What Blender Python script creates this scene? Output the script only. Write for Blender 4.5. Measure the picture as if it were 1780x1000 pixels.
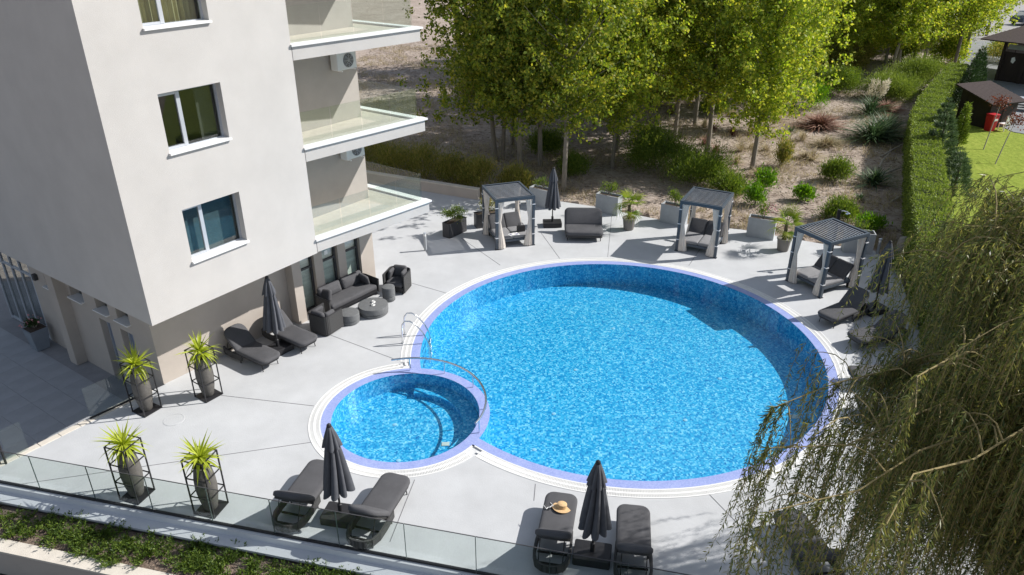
import bpy, bmesh, math, random
import numpy as np
from mathutils import Vector, Matrix
from mathutils.geometry import delaunay_2d_cdt

R = math.radians
random.seed(7)
rng = np.random.default_rng(7)
for o in list(bpy.data.objects): bpy.data.objects.remove(o)
scn = bpy.context.scene
col = scn.collection

# ------------------------------------------------------------------ camera, sky, sun
SUN_EL = 38.0
SUN_AZ = (0.98, 0.20)                      # horizontal direction towards the sun
cam = bpy.data.cameras.new('camera'); cam_o = bpy.data.objects.new('camera', cam); col.objects.link(cam_o)
cam_o.location = (0, 0, 12.0); cam_o.rotation_euler = (R(90 - 26.7), 0, 0)
cam.sensor_width = 36; cam.lens = 36 * 1300 / 1780; cam.clip_end = 3000
scn.camera = cam_o
w = bpy.data.worlds.new('World'); scn.world = w; w.use_nodes = True
nt = w.node_tree; nt.nodes.clear()
sky = nt.nodes.new('ShaderNodeTexSky'); sky.sky_type = 'NISHITA'; sky.sun_disc = False
sky.sun_elevation = R(SUN_EL); sky.sun_rotation = math.atan2(SUN_AZ[0], SUN_AZ[1]); sky.air_density = 1.0; sky.dust_density = 1.0
tcw = nt.nodes.new('ShaderNodeTexCoord')
mpw = nt.nodes.new('ShaderNodeMapping'); mpw.inputs['Scale'].default_value = (1, 1, 2.4)
nsw = nt.nodes.new('ShaderNodeTexNoise'); nsw.inputs['Scale'].default_value = 2.6; nsw.inputs['Detail'].default_value = 7
rmw = nt.nodes.new('ShaderNodeValToRGB'); rmw.color_ramp.elements[0].position = .50; rmw.color_ramp.elements[1].position = .64
mxw = nt.nodes.new('ShaderNodeMixRGB'); mxw.inputs[2].default_value = (13, 13.4, 14, 1)
bgw = nt.nodes.new('ShaderNodeBackground'); bgw.inputs[1].default_value = .075
ow = nt.nodes.new('ShaderNodeOutputWorld')
L = nt.links.new
L(tcw.outputs['Generated'], mpw.inputs[0]); L(mpw.outputs[0], nsw.inputs[0]); L(nsw.outputs[0], rmw.inputs[0])
mlw = nt.nodes.new('ShaderNodeMath'); mlw.operation = 'MULTIPLY'; mlw.inputs[1].default_value = .55
L(rmw.outputs[0], mlw.inputs[0]); L(mlw.outputs[0], mxw.inputs[0]); L(sky.outputs[0], mxw.inputs[1]); L(mxw.outputs[0], bgw.inputs[0]); L(bgw.outputs[0], ow.inputs[0])
sl = bpy.data.lights.new('sun', 'SUN'); sl.energy = 4.9; sl.angle = R(.53); sl.color = (1, .965, .91)
so = bpy.data.objects.new('sun', sl); col.objects.link(so)
ce = math.cos(R(SUN_EL)); SUND = Vector((SUN_AZ[0] * ce, SUN_AZ[1] * ce, math.sin(R(SUN_EL)))).normalized()
so.rotation_euler = SUND.to_track_quat('Z', 'Y').to_euler(); so.location = (30, 6, 30)
scn.view_settings.view_transform = 'Standard'; scn.view_settings.look = 'None'
scn.view_settings.gamma = 1; scn.view_settings.exposure = 0.30
scn.render.engine = 'CYCLES'
scn.cycles.max_bounces = 8; scn.cycles.transparent_max_bounces = 24

# ------------------------------------------------------------------ materials
def newmat(name):
    m = bpy.data.materials.new(name); m.use_nodes = True
    return m, m.node_tree, m.node_tree.nodes['Principled BSDF'], m.node_tree.links.new
def mat(name, c, rough=.7, var=.12, scale=3.0, bump=0.0, bscale=60, metal=0, c2=None, spec=.4, stretch=None):
    m, t, b, lk = newmat(name)
    tc = t.nodes.new('ShaderNodeTexCoord'); src = tc.outputs['Object']
    if stretch:
        mp = t.nodes.new('ShaderNodeMapping'); mp.inputs['Scale'].default_value = stretch; lk(src, mp.inputs[0]); src = mp.outputs[0]
    n = t.nodes.new('ShaderNodeTexNoise'); n.inputs['Scale'].default_value = scale; n.inputs['Detail'].default_value = 8; n.inputs['Roughness'].default_value = .65
    lk(src, n.inputs[0])
    r = t.nodes.new('ShaderNodeValToRGB'); r.color_ramp.elements[0].position = .3; r.color_ramp.elements[1].position = .7
    a = [max(0, x * (1 - var)) for x in c]; z = list(c2) if c2 else [min(1, x * (1 + var)) for x in c]
    r.color_ramp.elements[0].color = (*a, 1); r.color_ramp.elements[1].color = (*z, 1)
    lk(n.outputs[0], r.inputs[0]); lk(r.outputs[0], b.inputs['Base Color'])
    b.inputs['Roughness'].default_value = rough; b.inputs['Metallic'].default_value = metal
    b.inputs['Specular IOR Level'].default_value = spec
    if bump:
        n2 = t.nodes.new('ShaderNodeTexNoise'); n2.inputs['Scale'].default_value = bscale; n2.inputs['Detail'].default_value = 4
        lk(src, n2.inputs[0])
        bp = t.nodes.new('ShaderNodeBump'); bp.inputs['Strength'].default_value = bump; bp.inputs['Distance'].default_value = .02
        lk(n2.outputs[0], bp.inputs['Height']); lk(bp.outputs[0], b.inputs['Normal'])
    return m
def leafmat(name, cols, trans=.35, rough=.55):
    """leaf: one colour per leaf, light comes through"""
    m, t, b, lk = newmat(name)
    g = t.nodes.new('ShaderNodeNewGeometry')
    r = t.nodes.new('ShaderNodeValToRGB'); r.color_ramp.interpolation = 'LINEAR'
    els = r.color_ramp.elements
    while len(els) < len(cols): els.new(.5)
    for i, c in enumerate(cols): els[i].position = i / (len(cols) - 1); els[i].color = (*c, 1)
    lk(g.outputs['Random Per Island'], r.inputs[0])
    lk(r.outputs[0], b.inputs['Base Color']); b.inputs['Roughness'].default_value = rough; b.inputs['Specular IOR Level'].default_value = .35
    tr = t.nodes.new('ShaderNodeBsdfTranslucent'); mx = t.nodes.new('ShaderNodeMixShader'); mx.inputs[0].default_value = trans
    hs = t.nodes.new('ShaderNodeHueSaturation'); hs.inputs['Saturation'].default_value = 1.1; hs.inputs['Value'].default_value = 1.5
    lk(r.outputs[0], hs.inputs['Color']); lk(hs.outputs[0], tr.inputs[0])
    out = t.nodes['Material Output']
    lk(b.outputs[0], mx.inputs[1]); lk(tr.outputs[0], mx.inputs[2]); lk(mx.outputs[0], out.inputs[0])
    return m
def schlick(t, lk, f0, normal=None):
    """reflectance of a thin clear surface, the same from both sides"""
    lw = t.nodes.new('ShaderNodeLayerWeight'); lw.inputs['Blend'].default_value = .5
    if normal: lk(normal, lw.inputs['Normal'])
    p = t.nodes.new('ShaderNodeMath'); p.operation = 'POWER'; p.inputs[1].default_value = 5; lk(lw.outputs['Facing'], p.inputs[0])
    a = t.nodes.new('ShaderNodeMath'); a.operation = 'MULTIPLY_ADD'; a.inputs[1].default_value = 1 - f0; a.inputs[2].default_value = f0; lk(p.outputs[0], a.inputs[0])
    return a
def glassmat(name, tint, refl=1.0, rough=0.0):
    m, t, b, lk = newmat(name); t.nodes.remove(b)
    tr = t.nodes.new('ShaderNodeBsdfTransparent'); tr.inputs[0].default_value = (*tint, 1)
    gl = t.nodes.new('ShaderNodeBsdfGlossy'); gl.inputs['Roughness'].default_value = rough; gl.inputs[0].default_value = (refl, refl, refl, 1)
    fr = schlick(t, lk, .045)
    mx = t.nodes.new('ShaderNodeMixShader'); lk(fr.outputs[0], mx.inputs[0]); lk(tr.outputs[0], mx.inputs[1]); lk(gl.outputs[0], mx.inputs[2])
    lk(mx.outputs[0], t.nodes['Material Output'].inputs[0])
    return m
M = {}
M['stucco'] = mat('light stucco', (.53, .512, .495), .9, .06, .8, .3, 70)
M['beige'] = mat('beige stucco', (.47, .42, .375), .9, .05, 1.5, .25, 90)
M['whitepaint'] = mat('white metal trim', (.80, .80, .80), .5, .03, 2)
M['alum'] = mat('pale aluminium frame', (.50, .53, .58), .4, .05, 3, metal=.3)
M['darkframe'] = mat('anthracite frame', (.06, .06, .065), .5, .1)
M['deck'] = mat('pale concrete deck', (.50, .51, .525), .8, .085, .9, .2, 30)
M['joint'] = mat('dark joint sealant', (.17, .17, .18), .9, .2)
M['terr'] = mat('grey terrace tile', (.36, .37, .39), .7, .12, 1.1, .1, 30)
M['grout'] = mat('terrace grout', (.28, .28, .29), .9, .1)
M['kerb'] = mat('cream stone kerb', (.62, .57, .50), .85, .08, 4, .2, 40)
M['coping'] = None
M['grate'] = mat('white overflow grating', (.80, .80, .79), .5, .04, 6)
M['channel'] = mat('pale gutter channel', (.58, .59, .60), .7, .1)
M['charcoal'] = mat('charcoal outdoor fabric', (.095, .095, .102), .95, .12, 2.5, .35, 220, spec=.2)
M['charlight'] = mat('grey daybed fabric', (.25, .25, .262), .95, .10, 2.5, .35, 220, spec=.2)
M['parasol'] = mat('dark grey parasol cloth', (.095, .10, .115), .9, .15, 4, .2, 120, spec=.2)
M['black'] = mat('black powder coated steel', (.022, .022, .025), .5, .2, 5)
M['steelblue'] = mat('blue grey aluminium profile', (.070, .088, .112), .45, .08, 3)
M['slat'] = mat('pergola louvre', (.035, .038, .048), .6, .08, 3, spec=.25)
M['curtain'] = mat('beige curtain cloth', (.72, .66, .60), .95, .08, 5, .2, 150)
M['strap'] = mat('white strap', (.8, .8, .82), .7, .03)
M['wicker'] = None
M['vase'] = mat('brown grey clay', (.115, .108, .10), .75, .25, 5, .3, 50)
M['drum'] = mat('grey woven drum table', (.15, .155, .16), .85, .15, 9, .5, 90)
M['concrete'] = mat('grey concrete planter', (.40, .42, .44), .85, .10, 3, .25, 50)
M['pot'] = mat('taupe plastic pot', (.20, .185, .17), .7, .08, 3)
M['soil'] = mat('potting soil', (.07, .05, .038), .95, .35, 9, .8, 40)
M['bark'] = mat('grey poplar bark', (.26, .23, .19), .9, .3, 5, .6, 25, stretch=(3, 3, .6))
M['willowbark'] = mat('yellow brown willow bark', (.30, .24, .11), .85, .25, 6, .5, 30)
M['deadwood'] = mat('bleached dead wood', (.36, .32, .27), .9, .25, 5, .5, 30)
M['palmtrunk'] = mat('fibrous palm trunk', (.11, .08, .055), .95, .35, 12, .9, 40)
M['steel'] = mat('polished steel', (.72, .73, .75), .18, .04, 3, metal=1)
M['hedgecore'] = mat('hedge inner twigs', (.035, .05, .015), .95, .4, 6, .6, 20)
M['ledge'] = mat('zinc white ledge', (.60, .61, .64), .55, .04, 2)
M['shingle'] = mat('brown bitumen shingle', (.060, .046, .044), .9, .25, 6, .4, 40, spec=.15)
M['darkwood'] = mat('dark brown timber', (.032, .022, .018), .7, .3, 4, .3, 30, stretch=(1, 1, .2))
M['red'] = mat('red plastic', (.50, .02, .03), .45, .05)
M['paving'] = mat('grey block paving', (.23, .24, .25), .85, .2, 3, .4, 20)
M['asphalt'] = mat('pale dusty road', (.33, .32, .31), .9, .1, 1)
M['straw'] = mat('straw hat', (.62, .42, .22), .8, .12, 30, .4, 120)
M['white'] = mat('white china', (.85, .85, .84), .3, .02)
M['acbody'] = mat('pale grey air conditioner casing', (.68, .70, .70), .5, .03)
M['curtainin'] = mat('ochre room curtain', (.70, .62, .34), .95, .25, 2.5, stretch=(9, 9, .3))
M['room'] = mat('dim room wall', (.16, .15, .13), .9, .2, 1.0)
M['roomgreen'] = mat('blue green blind', (.16, .24, .27), .8, .25, 1.3)
M['inner'] = mat('pale interior', (.42, .46, .46), .7, .3, 1.4)
M['stone'] = mat('weathered stone', (.34, .31, .28), .9, .2, 5, .6, 20)
M['bluedoor'] = mat('grey blue door', (.22, .26, .36), .5, .06)
M['inlet'] = mat('pale blue inlet', (.35, .58, .72), .5, .05)
M['jointglass'] = mat('dark green glass edge', (.06, .09, .085), .3, .1)
M['fbox'] = mat('blue grey flower box', (.22, .25, .29), .8, .1, 3)
M['pink'] = mat('pink flowers', (.62, .28, .30), .8, .2)
M['car'] = mat('dark blue car paint', (.03, .05, .09), .25, .05)
M['tyre'] = mat('tyre rubber', (.02, .02, .02), .9, .1)
M['glassrail'] = glassmat('greenish railing glass', (.92, .95, .935), .9)
M['glassclear'] = glassmat('clear balustrade glass', (.90, .935, .93), .8)
M['pane'] = glassmat('window glass', (.72, .76, .76), 1.0)
M['panedoor'] = glassmat('door glass', (.90, .93, .92), 1.0)
M['blindpale'] = mat('pale door blind', (.66, .70, .66), .8, .22, 1.6, stretch=(.4, .4, 6))
M['poplarleaf'] = leafmat('poplar leaf', [(.085, .135, .02), (.16, .22, .03), (.27, .32, .04), (.44, .40, .06)], .45)
M['poplarleaf2'] = leafmat('yellowing poplar leaf', [(.14, .21, .03), (.25, .34, .045), (.40, .46, .06), (.58, .55, .10)], .48)
M['willowleaf'] = leafmat('willow leaf', [(.055, .08, .025), (.11, .14, .04), (.19, .205, .06), (.32, .29, .08)], .38, .42)
M['shrubleaf'] = leafmat('shrub leaf', [(.07, .125, .02), (.14, .21, .03), (.24, .29, .05)], .4)
M['tamarisk'] = leafmat('tamarisk foliage', [(.09, .12, .02), (.17, .20, .035), (.29, .27, .06), (.42, .32, .10)], .4)
M['brightleaf'] = leafmat('bright laurel leaf', [(.07, .17, .015), (.14, .28, .02), (.20, .34, .03)], .35)
M['blueleaf'] = leafmat('blue green blade', [(.04, .08, .035), (.07, .12, .05), (.11, .16, .07)], .25)
M['hedgeleaf'] = leafmat('clipped hedge leaf', [(.12, .17, .03), (.20, .27, .045), (.31, .37, .08)], .3)
M['darkleaf'] = leafmat('dark conifer needle', [(.02, .045, .014), (.035, .07, .02), (.06, .10, .03)], .15)
M['pineleaf'] = leafmat('pine needle', [(.05, .09, .035), (.09, .14, .06), (.14, .19, .09)], .2)
M['yucca'] = leafmat('lime dracaena leaf', [(.30, .37, .03), (.46, .52, .06), (.62, .62, .16)], .35, .4)
M['palm'] = leafmat('palm leaflet', [(.10, .18, .02), (.18, .27, .03), (.32, .36, .06)], .35, .4)
M['juniper'] = leafmat('creeping juniper', [(.035, .07, .012), (.085, .14, .02), (.17, .23, .03)], .25)
M['drygrass'] = leafmat('dry grass blade', [(.30, .24, .16), (.42, .35, .24), (.50, .42, .28), (.24, .24, .10)], .3, .8)
M['litter'] = leafmat('twig and leaf litter', [(.16, .12, .09), (.30, .24, .19), (.46, .39, .31)], .05, .9)
M['deadbrush'] = leafmat('reddish dead brush', [(.16, .08, .06), (.26, .14, .10), (.36, .22, .16)], .15, .8)
M['redleaf'] = leafmat('copper red leaf', [(.09, .025, .02), (.16, .05, .035), (.22, .08, .05)], .3)
M['plume'] = leafmat('pampas plume', [(.55, .50, .38), (.68, .64, .52)], .3, .8)

def mosaic_mat(name, stops, cell, blot, rough=.25, polar=None):
    """small glass tiles, each with a colour of its own"""
    m, t, b, lk = newmat(name)
    tc = t.nodes.new('ShaderNodeTexCoord')
    sn = t.nodes.new('ShaderNodeVectorMath'); sn.operation = 'SNAP'; sn.inputs[1].default_value = (cell, cell, cell)
    lk(tc.outputs['Object'], sn.inputs[0])
    wn = t.nodes.new('ShaderNodeTexWhiteNoise'); lk(sn.outputs[0], wn.inputs[0])
    ns = t.nodes.new('ShaderNodeTexNoise'); ns.inputs['Scale'].default_value = blot; ns.inputs['Detail'].default_value = 3; lk(sn.outputs[0], ns.inputs[0])
    mx = t.nodes.new('ShaderNodeMath'); mx.operation = 'MULTIPLY_ADD'; mx.inputs[1].default_value = .55
    mm = t.nodes.new('ShaderNodeMath'); mm.operation = 'MULTIPLY_ADD'; mm.inputs[1].default_value = .9; mm.inputs[2].default_value = -.2
    lk(ns.outputs[0], mm.inputs[0]); lk(wn.outputs['Value'], mx.inputs[0]); lk(mm.outputs[0], mx.inputs[2])
    r = t.nodes.new('ShaderNodeValToRGB'); els = r.color_ramp.elements
    while len(els) < len(stops): els.new(.5)
    for i, (p, c) in enumerate(stops): els[i].position = p; els[i].color = (*c, 1)
    lk(mx.outputs[0], r.inputs[0]); lk(r.outputs[0], b.inputs['Base Color']); b.inputs['Roughness'].default_value = rough
    return m
M['mosaic'] = mosaic_mat('blue pool mosaic', [(0, (.004, .12, .36)), (.35, (.012, .28, .55)), (.6, (.05, .43, .67)), (.92, (.33, .68, .82))], .045, 8.0)
M['coping'] = mosaic_mat('lavender mosaic coping', [(0, (.24, .30, .60)), (.5, (.30, .36, .66)), (1, (.38, .44, .72))], .03, 3.0, .4)
def water_mat():
    m, t, b, lk = newmat('pool water'); t.nodes.remove(b)
    tc = t.nodes.new('ShaderNodeTexCoord')
    n = t.nodes.new('ShaderNodeTexNoise'); n.inputs['Scale'].default_value = 2.2; n.inputs['Detail'].default_value = 4; lk(tc.outputs['Object'], n.inputs[0])
    bp = t.nodes.new('ShaderNodeBump'); bp.inputs['Strength'].default_value = .10; bp.inputs['Distance'].default_value = .05; lk(n.outputs[0], bp.inputs['Height'])
    tr = t.nodes.new('ShaderNodeBsdfTransparent'); tr.inputs[0].default_value = (.80, .95, 1, 1)
    gl = t.nodes.new('ShaderNodeBsdfGlossy'); gl.inputs['Roughness'].default_value = .02; lk(bp.outputs[0], gl.inputs['Normal'])
    fr = schlick(t, lk, .028, bp.outputs[0])
    mx = t.nodes.new('ShaderNodeMixShader'); lk(fr.outputs[0], mx.inputs[0]); lk(tr.outputs[0], mx.inputs[1]); lk(gl.outputs[0], mx.inputs[2])
    lk(mx.outputs[0], t.nodes['Material Output'].inputs[0])
    return m
M['water'] = water_mat()
def wicker_mat():
    m, t, b, lk = newmat('grey woven rope')
    tc = t.nodes.new('ShaderNodeTexCoord')
    wv = t.nodes.new('ShaderNodeTexWave'); wv.inputs['Scale'].default_value = 22; wv.bands_direction = 'Z'; lk(tc.outputs['Object'], wv.inputs[0])
    w2 = t.nodes.new('ShaderNodeTexWave'); w2.inputs['Scale'].default_value = 22; w2.bands_direction = 'X'; lk(tc.outputs['Object'], w2.inputs[0])
    ml = t.nodes.new('ShaderNodeMath'); ml.operation = 'MULTIPLY'; lk(wv.outputs[0], ml.inputs[0]); lk(w2.outputs[0], ml.inputs[1])
    r = t.nodes.new('ShaderNodeValToRGB'); r.color_ramp.elements[0].color = (.035, .035, .036, 1); r.color_ramp.elements[1].color = (.13, .13, .13, 1)
    lk(ml.outputs[0], r.inputs[0]); lk(r.outputs[0], b.inputs['Base Color']); b.inputs['Roughness'].default_value = .8
    bp = t.nodes.new('ShaderNodeBump'); bp.inputs['Strength'].default_value = .7; bp.inputs['Distance'].default_value = .01
    lk(ml.outputs[0], bp.inputs['Height']); lk(bp.outputs[0], b.inputs['Normal'])
    return m
M['wicker'] = wicker_mat()
def ground_mat(name, cols, sc, bump):
    m, t, b, lk = newmat(name)
    tc = t.nodes.new('ShaderNodeTexCoord')
    n = t.nodes.new('ShaderNodeTexNoise'); n.inputs['Scale'].default_value = sc; n.inputs['Detail'].default_value = 12; n.inputs['Roughness'].default_value = .72; lk(tc.outputs['Object'], n.inputs[0])
    r = t.nodes.new('ShaderNodeValToRGB'); els = r.color_ramp.elements
    while len(els) < len(cols): els.new(.5)
    for i, c in enumerate(cols): els[i].position = .30 + .42 * i / (len(cols) - 1); els[i].color = (*c, 1)
    n2 = t.nodes.new('ShaderNodeTexNoise'); n2.inputs['Scale'].default_value = sc * 14; n2.inputs['Detail'].default_value = 6; lk(tc.outputs['Object'], n2.inputs[0])
    ad = t.nodes.new('ShaderNodeMath'); ad.operation = 'MULTIPLY_ADD'; ad.inputs[1].default_value = .5
    a2 = t.nodes.new('ShaderNodeMath'); a2.operation = 'MULTIPLY'; a2.inputs[1].default_value = .55
    lk(n.outputs[0], a2.inputs[0]); lk(n2.outputs[0], ad.inputs[0]); lk(a2.outputs[0], ad.inputs[2])
    lk(ad.outputs[0], r.inputs[0]); lk(r.outputs[0], b.inputs['Base Color']); b.inputs['Roughness'].default_value = .95; b.inputs['Specular IOR Level'].default_value = .15
    bp = t.nodes.new('ShaderNodeBump'); bp.inputs['Strength'].default_value = bump; bp.inputs['Distance'].default_value = .08
    lk(n2.outputs[0], bp.inputs['Height']); lk(bp.outputs[0], b.inputs['Normal'])
    return m
M['ground'] = ground_mat('dry dusty earth', [(.20, .155, .13), (.36, .295, .25), (.52, .45, .40)], .35, 1.0)
M['lawn'] = ground_mat('mown lawn', [(.15, .20, .025), (.22, .28, .035), (.31, .35, .06)], .3, .9)
M['bedsoil'] = ground_mat('bed soil', [(.10, .075, .06), (.20, .15, .12), (.32, .26, .21)], 1.5, .9)

# ------------------------------------------------------------------ mesh helpers
class MB:
    def __init__(s): s.v = []; s.f = []
    def add(s, vs, fs):
        k = len(s.v); s.v += [tuple(x) for x in vs]; s.f += [tuple(i + k for i in f) for f in fs]
    def box(s, c, d, rz=0, ry=0):
        m = Matrix.Rotation(rz, 3, 'Z') @ Matrix.Rotation(ry, 3, 'Y'); c = Vector(c)
        vs = [c + m @ Vector((x * d[0] / 2, y * d[1] / 2, z * d[2] / 2)) for z in (-1, 1) for x, y in ((-1, -1), (1, -1), (1, 1), (-1, 1))]
        s.add(vs, [(3, 2, 1, 0), (4, 5, 6, 7), (0, 1, 5, 4), (1, 2, 6, 5), (2, 3, 7, 6), (3, 0, 4, 7)]); return s
    def prism(s, poly, z0, z1):
        n = len(poly)
        vs = [(*p[:2], z0) for p in poly] + [(*p[:2], z1) for p in poly]
        s.add(vs, [tuple(range(n))[::-1], tuple(range(n, 2 * n))] + [(i, (i + 1) % n, n + (i + 1) % n, n + i) for i in range(n)]); return s
    def loft(s, rings, cap=True):
        n = len(rings[0]); vs = [p for r in rings for p in r]
        fs = [(k * n + i, k * n + (i + 1) % n, (k + 1) * n + (i + 1) % n, (k + 1) * n + i) for k in range(len(rings) - 1) for i in range(n)]
        if cap: fs += [tuple(range(n))[::-1], tuple(range((len(rings) - 1) * n, len(rings) * n))]
        s.add(vs, fs); return s
    def lathe(s, prof, n=20, c=(0, 0, 0)):
        s.loft([[(c[0] + r * math.cos(2 * math.pi * i / n), c[1] + r * math.sin(2 * math.pi * i / n), c[2] + z) for i in range(n)] for r, z in prof]); return s
    def tube(s, pts, rad, n=8, cap=True):
        pts = [Vector(p) for p in pts]; m = len(pts)
        rad = [float(q) for q in rad] if hasattr(rad, "__len__") else [float(rad)] * m
        rings = []; ref = None
        for i in range(m):
            d = (pts[min(i + 1, m - 1)] - pts[max(i - 1, 0)]).normalized()
            if ref is None: ref = Vector((0, 0, 1)) if abs(d.z) < .9 else Vector((1, 0, 0))
            a = d.cross(ref)
            if a.length < 1e-4: a = d.cross(Vector((0, 1, 0)))
            a.normalize(); b = a.cross(d); ref = b if abs(d.dot(b)) < .9 else ref
            rings.append([pts[i] + rad[i] * (math.cos(2 * math.pi * k / n) * a + math.sin(2 * math.pi * k / n) * b) for k in range(n)])
        s.loft(rings, cap); return s
    def beam(s, p, q, w, h):
        p = Vector(p); q = Vector(q); d = (q - p).normalized()
        up = Vector((0, 0, 1)) if abs(d.z) < .95 else Vector((0, 1, 0))
        a = d.cross(up).normalized() * w / 2; b = a.cross(d).normalized() * h / 2
        s.loft([[x - a - b, x + a - b, x + a + b, x - a + b] for x in (p, q)]); return s
    def mesh(s, name, m, smooth=False, bevel=0, seg=2):
        me = bpy.data.meshes.new(name); me.from_pydata(s.v, [], s.f)
        bm = bmesh.new(); bm.from_mesh(me); bmesh.ops.recalc_face_normals(bm, faces=bm.faces)
        if bevel: bmesh.ops.bevel(bm, geom=list(bm.edges), offset=bevel, segments=seg, affect='EDGES', profile=.5, clamp_overlap=True)
        bm.to_mesh(me); bm.free()
        if smooth:
            me.shade_smooth()
            try: me.set_sharp_from_angle(angle=R(40))
            except Exception: pass
        me.materials.append(M[m] if isinstance(m, str) else m); return me
    def build(s, name, m, parent=None, smooth=False, bevel=0, seg=2):
        return obj(name, s.mesh(name, m, smooth, bevel, seg), parent)
def obj(name, me, parent=None, loc=None, rot=None, scale=None):
    o = bpy.data.objects.new(name, me); col.objects.link(o)
    if parent: o.parent = parent
    if loc is not None: o.location = loc
    if rot is not None: o.rotation_euler = rot
    if scale is not None: o.scale = (scale,) * 3 if not hasattr(scale, '__len__') else scale
    return o
def tag(o, label, cat, group=None):
    o['label'] = label; o['category'] = cat
    if group: o['group'] = group
    return o
def thing(name, label, cat, loc=(0, 0, 0), rz=0, group=None):
    o = bpy.data.objects.new(name, None); col.objects.link(o); o.location = loc; o.rotation_euler = (0, 0, rz); o.empty_display_size = .2
    return tag(o, label, cat, group)
def struct(o): o['kind'] = 'structure'; return o
def stuff(o): o['kind'] = 'stuff'; return o
def copy_tree(o, parent=None):
    c = o.copy(); col.objects.link(c); c.parent = parent
    for ch in list(o.children): copy_tree(ch, c)
    return c
def place(proto, used, loc, rz, label, scale=None):
    """first use moves the prototype, later uses copy it with its parts"""
    o = proto if not used else copy_tree(proto)
    used.append(1); o.location = loc; o.rotation_euler = (0, 0, rz); o['label'] = label
    if scale: o.scale = (scale,) * 3 if not hasattr(scale, '__len__') else scale
    return o
def quads(name, V, m, k=4):
    """V: (n,k,3) array of separate small faces"""
    n = len(V); me = bpy.data.meshes.new(name)
    me.vertices.add(n * k); me.vertices.foreach_set('co', np.ascontiguousarray(V, dtype=np.float32).reshape(-1))
    me.loops.add(n * k); me.loops.foreach_set('vertex_index', np.arange(n * k, dtype=np.int32))
    me.polygons.add(n); me.polygons.foreach_set('loop_start', np.arange(0, n * k, k, dtype=np.int32))
    me.update(calc_edges=True); me.validate(); me.materials.append(M[m]); return me
def unit(a): return a / np.maximum(np.linalg.norm(a, axis=-1, keepdims=True), 1e-9)
def leaves(P, ln, wd, D=None, g=rng, jit=.35):
    """diamond leaves at P, direction D (random if None), length ln, width wd"""
    n = len(P)
    if D is None: D = unit(g.normal(size=(n, 3)))
    else: D = unit(D + jit * g.normal(size=(n, 3)))
    S = unit(np.cross(D, g.normal(size=(n, 3))))
    l = ln * g.uniform(.7, 1.25, (n, 1)); w_ = wd * g.uniform(.7, 1.25, (n, 1))
    return np.stack([P, P + D * l * .45 + S * w_ / 2, P + D * l, P + D * l * .45 - S * w_ / 2], 1)
def rrect(lx, ly, r, n=5, x0=0, y0=0):
    """rounded rectangle outline; r = one radius or four (corners ++ -+ -- +-)"""
    rr = r if hasattr(r, '__len__') else [r] * 4
    out = []
    for k, (sx, sy) in enumerate(((1, 1), (-1, 1), (-1, -1), (1, -1))):
        q = max(rr[k], 1e-3); cx = x0 + sx * (lx / 2 - q); cy = y0 + sy * (ly / 2 - q)
        for i in range(n + 1):
            a = math.pi / 2 * (k + i / n); out.append((cx + q * math.cos(a), cy + q * math.sin(a)))
    return out
def cushion(mb, lx, ly, r, z0, z1, x0=0, y0=0, soft=.04, tf=None, crown=.012):
    rr = r if hasattr(r, '__len__') else [r] * 4
    def ring(ins, z):
        return [Vector((x, y, z)) for x, y in rrect(lx - 2 * ins, ly - 2 * ins, [max(q - ins, .012) for q in rr], 5, x0, y0)]
    rings = [ring(soft, z0), ring(soft * .3, z0 + soft * .35), ring(0, z0 + soft), ring(0, z1 - soft), ring(soft * .3, z1 - soft * .35), ring(soft, z1), ring(soft * 2.2, z1 + crown)]
    if tf: rings = [[tf @ p for p in q] for q in rings]
    mb.loft(rings); return mb

# ------------------------------------------------------------------ layout
PC = Vector((3.27, 19.77)); PR = 6.07            # big pool
SC = Vector((-2.83, 16.33)); SR = 1.96           # small pool
LAV, WHT = .28, .58
BA = Vector((-12.75, 13.776)); BE = Vector((.973, -.232)); BM_ = Vector((-.232, -.973))     # front balustrade: start, along, outward
C0 = Vector((-8.93, 16.16)); fa = R(55.4)
U = Vector((math.cos(fa), math.sin(fa))); N = Vector((-math.sin(fa), math.cos(fa)))
def B(s, t, z=0): p = C0 + s * U + t * N; return Vector((p.x, p.y, z))
WL = lambda s: 1.68 - (s - .76) * (.30 / 8.3)      # recessed wall line t(s)
front_end = BA + BE * 21.5
deck_poly = [tuple(BA), tuple(front_end), (9.6, 11), (10.9, 14), (12.3, 17.5), (13.1, 20.5), (13.7, 23), (14.5, 25.4), (14.35, 27.1),
             (12.6, 27.75), (10.8, 28.7), (9.7, 29.3), (7.2, 30.0), (5.0, 31.3), (3.7, 32.1), (2.2, 32.75), (-1.6, 33.0), (-4.0, 34.2), (-7.0, 35.6), (-9.0, 28), (-9.86, 17.72), (-10.82, 16.62)]
def inpoly(x, y, poly):
    c = False; j = len(poly) - 1
    for i in range(len(poly)):
        xi, yi = poly[i][:2]; xj, yj = poly[j][:2]
        if (yi > y) != (yj > y) and x < (xj - xi) * (y - yi) / (yj - yi) + xi: c = not c
        j = i
    return c
TZ = -.8                                           # level of the shaded tiled terrace

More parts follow.
